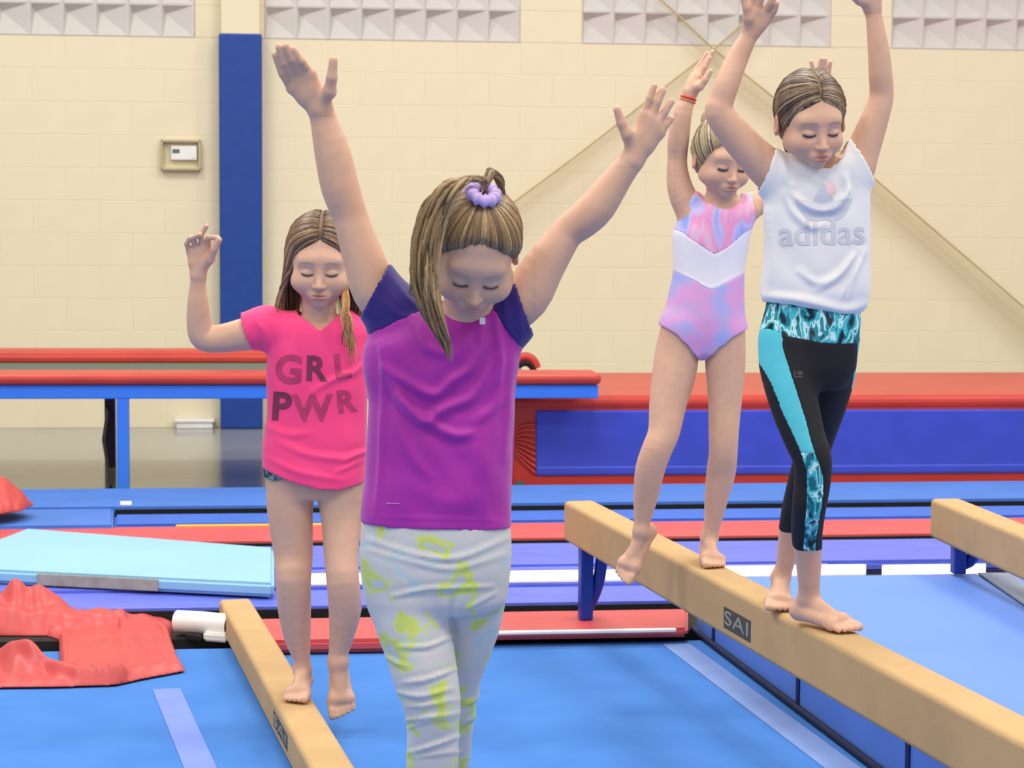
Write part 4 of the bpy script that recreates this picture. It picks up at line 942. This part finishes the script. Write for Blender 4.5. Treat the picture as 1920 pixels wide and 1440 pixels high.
for i in range(120):
    u = jit(.38); u = max(-1, min(1, u)); v = RNG.random()
    e = RNG.random()**.6
    k0 = ancw+ancn*.014; k1 = ancw+ancn*.034+np.array([-.004+.006*u, 0, .004*v]); k2 = ancw+ancn*.036+np.array([-.030+.006*u, .0, -.002+.006*v])
    base = [(838+16*u, 362+14*u, -.185), (808+30*u, 430, -.180), (797+29*u, 505, -.180), (806+25*u, 572, -.174), (826+17*u, 625, -.164), (838+11*u, 655, -.150), (847+7*u, 684, -.138)]
    q = spline([k0, k1, k2]+[A.P(x+jit(1.5), y+jit(1.5), d+jit(.006)) for x, y, d in base], 40); paths.append(q[:int(24+16*e)][::2])
for i in range(70):
    u = RNG.random(); paths.append([A.P(850-20*u+jit(3), 340+14*u, -.12+jit(.01)), A.P(806-10*u+jit(3), 380+10*u, -.12), A.P(790-8*u+jit(3), 440, -.12+jit(.01)), A.P(780+20*u+jit(4), 500, -.12), A.P(774+26*u+jit(4), 530+18*RNG.random(), -.11), A.P(780+24*u, 552+16*RNG.random(), -.105)])
A.locks('ponytail', paths, .0036, .0024, haircols(len(paths), hb, hd_, hl), parent=hairA, n=22, taper=.06)
paths = [[ancw+ancn*.014+jit(.002), A.P(918+jit(3), 324+jit(3), -.13), A.P(934+jit(3), 336+jit(3), -.12), A.P(940+jit(3), 368, -.11), A.P(938+jit(3), 400+jit(4), -.105)] for i in range(36)]
A.locks('back_loop', paths, .0034, .0026, haircols(36, hb, hd_, hl), parent=hairA)
# scrunchie: gathered ring
c = ancw+ancn*.010; ax = ancn+np.array([.15, 0, .1]); ax /= np.linalg.norm(ax); e1 = np.cross(ax, [0, 1, 0]); e1 /= np.linalg.norm(e1); e2 = np.cross(ax, e1)
t = np.linspace(0, 2*math.pi, 49); ring = c+.019*(np.cos(t)[:, None]*e1+np.sin(t)[:, None]*e2); V, F, _ = tubemesh([ring], [.0098+.0022*np.sin(t*11)], 10)
A.put('scrunchie', V, F, mat('lavender_satin', (196, 170, 220), rough=.35, var=.08, vscale=60), hairA)

# ---------------------------------------------------------------- 2: pink shirt on the floor beam
B = Person('girl in a hot pink lettered t-shirt with loose brown hair, one hand raised beside her', (567, 1322), ZB1)
B.Y += .09
armL2 = [(560, 640, 34, 0), (512, 622, 36, 0), (470, 625, 32, 0), (420, 634, 27, 0), (384, 634, 25, -.005), (374, 610, 24, -.01), (371, 570, 20, -.02), (371, 540, 16, -.025), (372, 520, 14.5, -.03)]
armR2 = [(640, 630, 34, .02), (690, 640, 33, .05), (740, 690, 28, .08), (775, 740, 24, .06), (800, 800, 18, .02), (806, 822, 15, .02)]
B.prims += B.chain(armL2)+B.chain(armR2)
B.prims.append(loft(B.rows([(600, 545, 655), (630, 515, 678), (700, 512, 678), (780, 515, 676), (850, 505, 678), (905, 503, 678), (935, 520, 660)], .62), k=.03))
B.prims.append(rcone(B.P(598, 622), B.P(598, 560, -.02), B.m(33), B.m(31), k=.02))
leg1 = [(548, 880, 45, 0), (545, 915, 46, 0), (544, 960, 43, 0), (550, 1040, 37, 0), (550, 1085, 33.5, -.02), (552, 1140, 31.5, -.0), (557, 1190, 26, .02), (565, 1232, 17, .03), (567, 1256, 15, .035)]
leg2 = [(632, 880, 45, -.01), (636, 915, 45, -.01), (640, 975, 38, -.02), (640, 1040, 33, -.05), (643, 1090, 31, -.07), (647, 1140, 31.5, -.05), (641, 1190, 24, -.03), (635, 1222, 19, -.02), (634, 1238, 17.5, -.02)]
B.prims += B.chain(leg1)+B.chain(leg2, k=.005)
B.hand((372, 519, -.03), [(391, 468, -.04), (380, 462, -.045), (367, 464, -.04), (356, 472, -.035)],
       [[(390, 446, -.06), (408, 445, -.075)], [(376, 441, -.06), (387, 424, -.07)], [(362, 446, -.06), (375, 440, -.075)], [(350, 457, -.05), (356, 446, -.06)]],
       [(394, 486, -.055), (402, 467, -.07), (411, 450, -.078)], r=6.3)
a_ = B.P(567, 1250, .035); B.footp(np.array([a_[0], a_[1], ZB1+.062]), (-.06, -1, 0), (1, -.06, 0)); B.footp(B.P(634, 1244, -.02), (.12, -.62, -.78), (-1, 0, 0), ra=.0235, wd=1.05, bone=False)
hh = B.P(806, 822, .02); B.hand((806, 824, .02), [(800, 862, .01), (808, 864, .01), (816, 864, .015), (823, 858, .02)], [[(798, 885, .0), (799, 900, -.005)], [(808, 888, .0), (809, 906, -.005)], [(818, 886, .0), (820, 902, .0)], [(826, 878, .01), (829, 892, .005)]], [(797, 846, .0), (792, 862, -.005), (791, 876, -.01)], r=6)
B.head((599, 512), -.105, .02, .22, .02, 1.06, cheek=1.05, face_w=1.02)
B.finish_body(SKIN2, (112, 84, 64), (188, 112, 104), brow_amt=.40, lash=(44, 32, 30))
SB = B.rows([(582, 556, 645, .8), (598, 530, 668, .68), (620, 508, 686, .60), (655, 500, 690, .60), (730, 501, 689, .62), (780, 501, 688, .62), (845, 492, 688, .68), (880, 493, 688, .74), (935, 497, 687, .74)])
shp = [loft(SB, k=.02, n=2.3), rcone(B.P(540, 618), B.P(500, 614), B.m(34), B.m(38), k=.025), rcone(B.P(500, 614), B.P(455, 624), B.m(38), B.m(37), k=.02), rcone(B.P(650, 618), B.P(690, 625, .05), B.m(34), B.m(38), k=.025), rcone(B.P(690, 625, .05), B.P(735, 668, .08), B.m(38), B.m(35), k=.02)]
GB = Grid(*bounds(shp, .02), .0045).add(shp)
cutsB = [B.curvecut([(480, 540), (552, 578), (606, 616), (646, 580), (720, 540)], 'below'), B.curvecut([(470, 868), (496, 876), (547, 896), (600, 910), (640, 913), (690, 902), (720, 900)], 'above'), B.linecut((451, 590), (474, 660), (400, 630), only=((400, 664), (500, 664), (450, 600))), B.linecut((700, 690), (745, 640), (760, 700), only=((694, 600), (694, 900), (720, 700)))]
ridB = [([(520, 825), (570, 850), (640, 860), (682, 850)], 6, 4), ([(640, 868), (668, 852), (690, 846)], 4, 4), ([(630, 885), (660, 872), (684, 862)], 4, 4), ([(585, 735), (625, 712), (660, 700), (684, 680)], 5, 5), ([(500, 800), (540, 815), (580, 812)], 6, 3), ([(480, 600), (500, 630), (500, 660)], 5, 3), ([(505, 860), (560, 885), (640, 900)], 5, 3), ([(560, 610), (550, 660), (545, 700)], 8, 2)]
V, Q = piece(GB, cutsB, 2); V = B.ridges(V, Q, ridB, gain=1.7, wide=1.3, noise=.9)
M_pink = mat('hot_pink_jersey', (255, 66, 128), rough=.75, var=.03, vscale=4, sheen=.2); shirtB = B.put('t_shirt', V, Q, M_pink, None, None, .003)
M_let = mat('faded_plum_print', (176, 50, 92), rough=.7, c2=(196, 58, 104), vscale=30); M_let2 = mat('dark_sequin_print', (150, 40, 82), rough=.6, c2=(92, 44, 64), vscale=14)
def letter(ch, cpx, wpx, rot, m): B.decal('lettering', shirtB, textmesh(ch, .034), m, cpx, wpx, rot)
letter('G', (541, 692), 50, .06, M_let); letter('R', (595, 691), 40, .03, M_let2); letter('L', (643, 686), 30, -.10, M_let)
letter('P', (529, 762), 36, .06, M_let2); letter('W', (586, 765), 78, -.02, M_let); letter('R', (651, 752), 36, -.12, M_let)
sh_ = [loft(B.rows([(850, 500, 682), (890, 497, 684), (925, 500, 682), (945, 520, 665)], .62), k=.02)]+B.chain([(546, 880, 48, 0), (546, 915, 48.5, 0), (545, 960, 46, 0)], k=.02)+B.chain([(634, 880, 47, -.01), (637, 915, 47, -.01), (640, 960, 42, -.02)], k=.01)
Gs = Grid(*bounds(sh_, .015), .0045).add(sh_); V, Q = piece(Gs, [B.curvecut([(480, 882), (497, 892), (520, 898), (545, 890), (592, 905), (640, 890), (700, 880)], 'above'), B.curvecut([(480, 855), (700, 855)], 'below')], 1)
B.put('shorts', V, Q, multimat('patterned_shorts', [(.0, (40, 58, 60)), (.45, (60, 90, 92)), (.55, (120, 150, 146)), (.7, (190, 70, 150))], scale=45, rough=.8, interp='CONSTANT'), None, None, .002)
# loose hair with a centre parting
hb, hd_, hl = (112, 84, 60), (66, 46, 34), (150, 116, 84)
V, Q = B.haircap((.22, .74, .67), -.0020, .006); hairB = B.put('hair', V, Q, vcmat('hair'), None, np.tile(np.array(lin((112, 84, 60))[:3]), (len(V), 1)))
paths = []
PL, PC = (.22, .74, .67), -.0020
def combed(G_, plane, c, sd, t, azs, lift, el_top=2.5, end=(2.0, -.1)):
    out = []; e00 = G_.hl_elev(0, plane, c); st = G_.dirv(0, e00+t*(el_top-e00))+np.array([sd*.02, 0, 0]); en = G_.dirv(sd*end[0], end[1]); bl = sstep(0, .45, t); mx = azs[-1]
    for az in azs:
        h = G_.dirv(sd*az, G_.hl_elev(az, plane, c)+.03+.5*t*(1-az/mx)); u = az/mx*(mx/end[0]); g = st*(1-u)+en*u; g = g/np.linalg.norm(g); d = h*(1-bl)+g*bl
        out.append(G_.scalp(d, (.0015+(lift-.0015)*min(1, t*5))+abs(jit(.0008))))
    return out
for sd in (-1, 1):
    for i in range(150):
        t = (i/149)**.9; f = RNG.random(); azm = math.radians(62+30*t)
        top = combed(B, PL, PC, sd, t, [math.radians(3), azm*.3, azm*.62, azm], .0075+.003*f)
        ye = top[-1][1]; xx = abs(top[-1][0]); w_ = .066+.014*f+.010*(1-t)
        p3 = np.array([sd*(w_+.006), ye*.6+.006+.02*t, -.055]); p4 = np.array([sd*(w_+.014+jit(.006)), ye*.5+.01*t+jit(.006), -.120]); ln = -.140-.075*RNG.random()-(.05 if sd > 0 and t < .4 else 0)
        p5 = np.array([sd*(w_+.010+jit(.014)), ye*.5-.012+jit(.008), ln]); paths.append(B.xf.w(np.array(top+[p3, p4, p5])))
for i in range(60):                                   # back of the head
    a = math.pi*.55+math.pi*.9*i/59; top = [B.scalp(B.dirv(a, e), .009) for e in (1.2, .7, .2)]; q = top[-1]
    paths.append(B.xf.w(np.array(top+[np.array([q[0]*.95, q[1]*.8, -.06]), np.array([q[0]*.95, q[1]*.7, -.17+jit(.02)])])))
B.locks('loose_strands', paths, .0042, .0028, haircols(len(paths), hb, hd_, hl), parent=hairB, n=16)
paths = [[B.P(650+jit(4), 525, -.06), B.P(649+jit(4), 565, -.10), B.P(652+jit(4), 600, -.112), B.P(656+jit(5), 640, -.10), B.P(660+jit(5), 672+jit(10), -.095)] for i in range(22)]
B.locks('front_lock', paths, .0034, .0022, haircols(22, (176, 124, 66), (120, 84, 50), (196, 150, 92)), parent=hairB)

# ---------------------------------------------------------------- 3: white shirt, black leggings on the raised beam
C = Person('girl in a white t-shirt and black leggings with turquoise side stripe, arms overhead', (1548, 1192), ZB2)
C.Y += .05
armL3 = [(1490, 350, 38, 0), (1450, 325, 38, 0), (1412, 288, 34, -.01), (1375, 248, 31, -.02), (1349, 212, 27, -.03), (1352, 190, 24, -.03), (1362, 160, 23.5, -.03), (1380, 115, 21, -.02), (1400, 76, 17, -.02), (1407, 62, 15.5, -.02)]
armR3 = [(1560, 350, 38, 0), (1600, 320, 37, 0), (1615, 290, 32, .0), (1632, 245, 28, .0), (1648, 200, 24, .0), (1653, 175, 22.5, 0), (1651, 140, 22, -.01), (1648, 100, 20.5, -.015), (1640, 40, 16, -.02), (1636, 18, 15, -.02)]
C.prims += C.chain(armL3)+C.chain(armR3)
C.prims.append(loft(C.rows([(310, 1490, 1580), (340, 1455, 1612), (400, 1445, 1616), (480, 1450, 1612), (560, 1445, 1605), (620, 1436, 1604), (680, 1440, 1594), (725, 1460, 1575)], .62), k=.03))
C.prims.append(rcone(C.P(1528, 335), C.P(1530, 270, -.02), C.m(36), C.m(33), k=.02))
legF = [(1478, 640, 50, 0), (1478, 700, 48, -.02), (1490, 760, 44, -.04), (1508, 820, 38, -.06), (1523, 860, 35, -.07), (1523, 905, 33, -.06), (1517, 950, 31, -.05), (1513, 1000, 28, .0), (1516, 1050, 24.5, .03), (1517, 1095, 21, .05), (1517, 1118, 19.5, .06)]
legK = [(1558, 640, 50, .02), (1556, 700, 46, .05), (1545, 760, 40, .09), (1530, 820, 33, .13), (1520, 860, 31, .16), (1508, 910, 31, .21), (1494, 960, 28, .26), (1482, 1010, 23, .30), (1472, 1058, 17, .32), (1465, 1086, 15.5, .33)]
C.prims += C.chain(legF)+C.chain(legK, k=.004)
C.hand((1408, 60, -.02), [(1408, 22, -.04), (1420, 20, -.04), (1432, 25, -.035), (1440, 36, -.03)],
       [[(1412, -8, -.05), (1416, -30, -.055)], [(1428, -6, -.055), (1436, -28, -.065)], [(1446, 4, -.055), (1452, -14, -.065)], [(1452, 20, -.045), (1456, 6, -.055)]],
       [(1404, 34, -.045), (1400, 14, -.055), (1393, -8, -.06)], r=7.4)
C.hand((1636, 16, -.02), [(1612, -18, -.04), (1622, -24, -.04), (1633, -26, -.035), (1644, -22, -.03)],
       [[(1604, -42, -.055), (1598, -58, -.06)], [(1618, -50, -.055), (1614, -68, -.06)], [(1632, -52, -.05), (1631, -70, -.055)], [(1646, -44, -.045), (1647, -58, -.05)]],
       [(1612, 0, -.045), (1600, -8, -.055), (1588, -18, -.06)], r=7.2)
af = C.P(1517, 1120, .06); C.footp(np.array([af[0], af[1], ZB2+.062]), (.66, -.75, 0), (.75, .66, 0), L=.132); ak = C.P(1463, 1092, .33); C.footp(np.array([ak[0], ak[1], ZB2+.062]), (-.14, -.98, 0), (-1, .1, 0), L=.128, ra=.018)
C.head((1540, 250), -.11, .20, .30, -.06, .94, open_mouth=1.0, cheek=.92, face_w=.97)
C.finish_body(SKIN, (96, 78, 66), (190, 96, 92), brow_amt=.45, lash=(40, 30, 34), open_mouth=1.0, lash_w=.0044)
SC = C.rows([(268, 1502, 1578, .9), (290, 1485, 1590, .8), (308, 1462, 1606, .7), (330, 1444, 1622, .62), (360, 1434, 1630, .60), (400, 1431, 1630, .60), (475, 1433, 1632, .62), (550, 1425, 1631, .62), (566, 1428, 1628, .62), (578, 1438, 1622, .60), (590, 1440, 1615, .58)])
shp = [loft(SC, k=.02, n=2.3), rcone(C.P(1480, 345), C.P(1450, 326), C.m(38), C.m(39), k=.025), rcone(C.P(1450, 326), C.P(1420, 300), C.m(39), C.m(40), k=.02), rcone(C.P(1575, 345), C.P(1603, 318), C.m(38), C.m(38), k=.025), rcone(C.P(1603, 318), C.P(1622, 280), C.m(38), C.m(39), k=.02)]
GC = Grid(*bounds(shp, .02), .0042).add(shp)
cutsC = [C.curvecut([(1400, 200), (1480, 268), (1498, 292), (1520, 310), (1545, 316), (1572, 299), (1590, 262), (1660, 190)], 'below'), C.curvecut([(1400, 566), (1470, 570), (1520, 580), (1580, 594), (1650, 590)], 'above'), C.linecut((1449, 284), (1418, 362), (1380, 280)), C.linecut((1594, 262), (1640, 338), (1650, 260))]
ridC = [([(1478, 355), (1505, 382), (1540, 395), (1575, 385), (1590, 355)], 6, 6), ([(1472, 365), (1490, 400), (1520, 425), (1548, 420)], 6, 5), ([(1468, 300), (1476, 340), (1490, 350)], 5, 3), ([(1500, 505), (1530, 530), (1570, 515), (1610, 470)], 6, 4), ([(1530, 545), (1570, 520), (1600, 480)], 5, 4), ([(1590, 560), (1605, 510), (1622, 470)], 5, 4), ([(1575, 565), (1590, 530), (1610, 490)], 4, 3), ([(1495, 510), (1520, 525)], 4, 3), ([(1440, 400), (1450, 480), (1440, 550)], 8, 3), ([(1585, 330), (1588, 360), (1560, 390)], 5, 4), ([(1435, 556), (1500, 562), (1580, 580), (1622, 572)], 7, 6)]
V, Q = piece(GC, cutsC, 2); V = C.ridges(V, Q, ridC, gain=2.0, wide=1.3, noise=.8); M_wht = mat('white_jersey', (230, 228, 226), rough=.8, var=.015, vscale=5, sheen=.1)
shirtC = C.put('t_shirt', V, Q, M_wht, None, None, .003)
M_gp = mat('pale_silver_print', (206, 206, 214), rough=.45, var=.04)
C.decal('lettering', shirtC, textmesh('adidas', .012, 1.0), M_gp, (1541, 436), 162, -.02)
def leaf(a, L, w_): 
    pts = []
    for t in np.linspace(0, 1, 9): pts.append((t*L, w_*math.sin(math.pi*t**.8)))
    for t in np.linspace(1, 0, 9)[1:-1]: pts.append((t*L, -w_*math.sin(math.pi*t**.8)))
    return [(math.cos(a)*x-math.sin(a)*y, math.sin(a)*x+math.cos(a)*y) for x, y in pts]
C.decal('emblem', shirtC, polymesh([leaf(math.pi/2, 1.0, .26), leaf(math.pi/2-.95, .95, .24), leaf(math.pi/2+.95, .95, .24)]), M_gp, (1545, 378), 108, -.02)
C.decal('emblem', shirtC, polymesh([leaf(math.pi/2, 1.0, .34)]), mat('peach_print', (240, 206, 204), rough=.6), (1558, 352), 20, .1, lift=.0016)
LC = [loft(C.rows([(555, 1440, 1612, .60), (600, 1430, 1614, .60), (640, 1427, 1611, .62), (690, 1430, 1605, .60), (730, 1450, 1585, .55)]), k=.03)]+C.chain([(a, b, r+1.5, d) for a, b, r, d in legF[:9]], k=.02)+C.chain([(a, b, r+1.5, d) for a, b, r, d in legK[:9]], k=.006)
GLc = Grid(*bounds(LC, .015), .0040).add(LC); hemC = C.curvecut([(1400, 1015), (1462, 1020), (1500, 1033), (1545, 1032), (1600, 1030)], 'above'); wb = C.curvecut([(1400, 622), (1440, 618), (1470, 630), (1540, 643), (1640, 645)], 'above'); wtop = C.curvecut([(1400, 562), (1640, 570)], 'below')
pan = [(600, 1405, 1462), (640, 1405, 1464), (700, 1436, 1481), (760, 1458, 1499), (820, 1485, 1514), (842, 1492, 1522)]; pan2 = [(842, 1492, 1522), (870, 1499, 1532), (900, 1500, 1535), (950, 1499, 1530), (1000, 1502, 1529), (1040, 1504, 1530)]; panR = [(600, 1604, 1650), (640, 1602, 1650), (690, 1600, 1650), (740, 1596, 1650)]
yfr = C.Y+.06; cP = C.band(pan+pan2[1:], 1, yfr); cR = C.band(panR, 1, None); zsplit = C.curvecut([(1400, 838), (1640, 848)], 'above'); zr = C.curvecut([(1400, 735), (1640, 735)], 'above')
cRz = lambda X, Y, Z: np.maximum(cR(X, Y, Z), zr(X, Y, Z))
M_blk = mat('black_stretch', (20, 18, 22), rough=.7, var=.1, vscale=20); M_teal = mat('turquoise_stretch', (84, 196, 208), rough=.65, var=.05)
M_pat = multimat('turquoise_abstract_print', [(.0, (22, 40, 56)), (.38, (30, 110, 124)), (.46, (72, 184, 196)), (.54, (190, 230, 228)), (.60, (48, 140, 152)), (.68, (60, 50, 60))], scale=38, detail=2, rough=.7, stretch=(1.3, 1, .6), interp='CONSTANT', dist=.4)
V, Q = piece(GLc, [hemC, neg(wb), neg(cP), neg(cRz)], 2); legC = C.put('leggings', V, Q, M_blk, None, None, .0025)
V, Q = piece(GLc, [wb, wtop], 2); C.put('waistband', V, Q, M_pat, legC, None, .0025)
V, Q = piece(GLc, [neg(wb), cP, zsplit], 2); C.put('side_panel', V, Q, M_teal, legC, None, .0025)
V, Q = piece(GLc, [hemC, cP, neg(zsplit)], 2); C.put('side_panel', V, Q, M_pat, legC, None, .0025)
V, Q = piece(GLc, [neg(wb), cRz], 2); C.put('side_panel', V, Q, M_teal, legC, None, .0025)
C.decal('brand_mark', legC, polymesh([[(0, 0), (1, 0), (1, .18), (.2, .18), (.2, .75), (0, .75)], [(.35, .3), (1, .3), (1, .75), (.35, .75)]]), mat('dark_grey_print', (62, 62, 64), rough=.5), (1497, 702), 17)
hb, hd_, hl = (112, 90, 66), (64, 46, 36), (150, 128, 98)
V, Q = C.haircap((.12, .80, .60), -.0135, .005, low=-.05); hairC = C.put('hair', V, Q, vcmat('hair'), None, np.tile(np.array(lin((112, 90, 66))[:3]), (len(V), 1)))
paths = []; PL, PC = (.12, .80, .60), -.0135
for sd in (-1, 1):
    for i in range(120):
        t = i/119*.97; q = combed(C, PL, PC, sd, t, [math.radians(d) for d in (2, 18, 38, 62, 88, 115, 140)], .0062, end=(2.6, -.15)); q.append(C.scalp(np.array([sd*.15, .95, -.12+jit(.1)]), .009)); paths.append(C.xf.w(np.array(q)))
C.locks('combed_strands', paths, .0038, .0032, haircols(len(paths), hb, hd_, hl), parent=hairC)
paths = [[C.P(1480+jit(3), 215+jit(6), .06), C.P(1474+jit(2.5), 245, .06), C.P(1475+jit(3), 275, .05), C.P(1478+jit(4), 296+jit(6), .05)] for i in range(16)]
C.locks('tied_tail', paths, .0028, .0018, haircols(16, hb, hd_, hl), parent=hairC)

# ---------------------------------------------------------------- 4: leotard girl behind on the same beam
D = Person('small girl in a pastel tie-dye leotard stepping along the beam, one foot hanging', (1330, 1064), ZB2)
D.Y += .07
armL4 = [(1310, 400, 26, 0), (1288, 382, 27, 0), (1275, 352, 24, .0), (1270, 320, 20, .0), (1270, 295, 18.5, 0), (1272, 262, 20, -.01), (1280, 215, 17, -.02), (1290, 186, 13, -.02), (1293, 176, 12, -.02)]
armR4 = [(1370, 400, 26, 0), (1402, 388, 25, .02), (1440, 372, 22, .06), (1488, 350, 19, .09), (1500, 325, 18, .08), (1518, 265, 17, .04), (1534, 200, 13, .02), (1538, 180, 12, .02)]
D.prims += D.chain(armL4)+D.chain(armR4)
torso4 = [(378, 1312, 1404, .7), (395, 1282, 1416, .62), (437, 1262, 1406, .60), (490, 1264, 1396, .62), (515, 1264, 1393, .64), (560, 1254, 1393, .66), (600, 1246, 1395, .66), (630, 1246, 1396, .62), (665, 1262, 1385, .55)]
D.prims.append(loft(D.rows(torso4), k=.025))
D.prims.append(rcone(D.P(1352, 396), D.P(1352, 345, -.02), D.m(29), D.m(27), k=.02))
lgA = [(1280, 620, 41, 0), (1270, 660, 41.5, 0), (1264, 700, 41, -.01), (1252, 760, 35, -.03), (1245, 810, 30, -.05), (1232, 842, 28.5, -.06), (1219, 880, 28, -.05), (1211, 930, 23.5, -.03), (1204, 975, 16, -.02), (1202, 995, 14, -.02)]
lgB = [(1358, 625, 39, 0), (1360, 680, 38, 0), (1359, 760, 31, -.01), (1357, 810, 28.5, -.02), (1356, 850, 27, -.02), (1352, 885, 27.5, .0), (1344, 930, 23, .01), (1336, 980, 16.5, .02), (1330, 1008, 14.5, .025)]
D.prims += D.chain(lgA)+D.chain(lgB, k=.004)
D.hand((1294, 175, -.02), [(1312, 145, -.03), (1308, 142, -.02), (1303, 142, -.008), (1299, 146, .0)],
       [[(1322, 126, -.035), (1331, 108, -.035)], [(1321, 120, -.02), (1336, 97, -.02)], [(1313, 122, -.005), (1326, 100, -.005)], [(1306, 130, .005), (1316, 114, .005)]],
       [(1312, 162, -.045), (1322, 150, -.05), (1332, 134, -.052)], r=6.0)
D.hand((1538, 180, .02), [(1526, 148, .01), (1535, 144, .01), (1545, 144, .01), (1553, 149, .015)], [[(1525, 130, .0), (1521, 116, -.005)], [(1537, 126, .0), (1540, 111, -.005)], [(1546, 126, .0), (1547, 111, -.005)], [(1554, 132, .01), (1557, 117, .005)]], [(1522, 166, .0), (1514, 154, -.005), (1508, 146, -.01)], r=5.6)
aa = D.P(1330, 1010, .025); D.footp(np.array([aa[0], aa[1], ZB2+.060]), (.03, -1, 0), (-1, -.03, 0), wd=.95); D.footp(D.P(1202, 1000, -.02), (-.52, -.45, -.72), (.8, -.45, -.2), wd=.95, bone=False)
D.head((1373, 316), -.10, .30, .26, .03, .93, open_mouth=.5, cheek=1.0)
D.finish_body(SKIN, (120, 98, 76), (180, 108, 104), brow_amt=.35, lash=(36, 28, 30), open_mouth=.5, lash_w=.0056)
L4 = [loft(D.rows(torso4, grow=.0035), k=.025), rcone(D.P(1312, 402), D.P(1296, 384), D.m(27), D.m(28), k=.02), rcone(D.P(1376, 402), D.P(1398, 388, .01), D.m(27), D.m(27), k=.02)]+D.chain([(a, b, r+2.2, d) for a, b, r, d in lgA[:3]], k=.03)+D.chain([(a, b, r+2.2, d) for a, b, r, d in lgB[:3]], k=.02)
G4 = Grid(*bounds(L4, .012), .0040).add(L4)
nk = D.curvecut([(1250, 300), (1304, 346), (1326, 372), (1345, 390), (1362, 391), (1382, 378), (1394, 358), (1440, 320)], 'below'); lg = D.curvecut([(1225, 606), (1243, 613), (1262, 624), (1285, 646), (1302, 668), (1310, 676), (1322, 675), (1340, 656), (1365, 634), (1398, 617), (1420, 610)], 'above')
ahL = D.linecut((1307, 345), (1256, 436), (1240, 360)); ahR = D.linecut((1408, 352), (1418, 440), (1450, 380))
v1 = D.curvecut([(1240, 425), (1275, 437), (1300, 455), (1335, 478), (1360, 466), (1390, 440), (1420, 425)], 'above'); v2 = D.curvecut([(1240, 503), (1265, 510), (1300, 528), (1330, 545), (1362, 530), (1394, 514), (1420, 508)], 'above')
M_tie = multimat('pastel_tie_dye', [(.30, (150, 170, 236)), (.42, (206, 196, 240)), (.50, (246, 160, 200)), (.60, (250, 190, 214)), (.70, (170, 200, 240))], scale=17, detail=1.5, rough=.5, stretch=(1.4, 1, .5))
M_tie2 = multimat('lilac_tie_dye', [(.30, (166, 176, 236)), (.42, (196, 172, 220)), (.52, (226, 160, 212)), (.62, (200, 170, 214)), (.72, (246, 170, 206))], scale=11, detail=1.5, rough=.45)
V, Q = piece(G4, [neg(v1), neg(v2), lg], 2); 
V, Q = piece(G4, [lg, neg(v2)], 2); leo = D.put('leotard', V, Q, M_tie2, None, None, .002)
V, Q = piece(G4, [v2, neg(v1), ahL, ahR], 2); V = D.ridges(V, Q, [([(1262, 508), (1300, 524), (1330, 540), (1362, 526), (1392, 512)], 3, 1.8), ([(1345, 485), (1372, 460)], 4, 2)]); D.put('white_band', V, Q, mat('white_foil_cloth', (236, 230, 236), rough=.35, var=.04, vscale=12), leo, None, .002)
V, Q = piece(G4, [v1, nk, ahL, ahR], 2); V = D.ridges(V, Q, [([(1335, 400), (1338, 430), (1334, 465)], 4, 1.5), ([(1355, 400), (1352, 440), (1340, 470)], 4, 1.5)]); D.put('bodice', V, Q, M_tie, leo, None, .002)
hb, hd_, hl = (164, 144, 112), (108, 88, 60), (192, 174, 144)
V, Q = D.haircap((.12, .80, .60), -.0120, .005, low=-.045); hairD = D.put('hair', V, Q, vcmat('hair'), None, np.tile(np.array(lin((164, 144, 112))[:3]), (len(V), 1)))
paths = []
for i in range(130):
    a = -2.0+4.0*i/129; st = D.dirv(a, D.hl_elev(abs(a), (.12, .80, .60), -.0120)+abs(jit(.02))); en = np.array([.0+jit(.08), .75, .62+jit(.08)]); t = np.linspace(0, 1, 6)[:, None]
    L = D.scalp(st*(1-t)+en*t+np.array([0, 0, .35])*np.sin(t*math.pi)*.4, .0055+.002*np.sin(t*math.pi)+abs(jit(.0008))); paths.append(D.xf.w(L))
D.locks('combed_strands', paths, .0038, .0032, haircols(len(paths), hb, hd_, hl), parent=hairD)
bun = D.xf.w([0, .085, .095]); V, F, _ = tubemesh([spline([bun+np.array([.030*math.cos(t)*(1-.05*t), .012*math.sin(t), .030*math.sin(t)*(1-.05*t)]) for t in np.linspace(0, 9, 20)], 60)], [.013], 8)
D.put('bun', V, F, vcmat('hair'), hairD, np.tile(np.array(lin(hb)[:3]), (len(V), 1)))
# wrist bands
wa, wb_ = D.P(1286, 186, -.02), D.P(1303, 191, -.02); wc = D.P(1291, 184, -.02); axw = D.P(1296, 172, -.02)-D.P(1286, 204, -.02); axw /= np.linalg.norm(axw); e1 = np.cross(axw, [0, 1, 0]); e1 /= np.linalg.norm(e1); e2 = np.cross(axw, e1); t = np.linspace(0, 2*math.pi, 33)
for k, (off, cc) in enumerate(((0.0, (222, 70, 60)), (-.007, (210, 130, 90)))):
    V, F, _ = tubemesh([wc+axw*off+.0185*(np.cos(t)[:, None]*e1+np.sin(t)[:, None]*e2)], [.0035], 8); D.put('wristband', V, F, mat('wristband_%d' % k, cc, rough=.6))
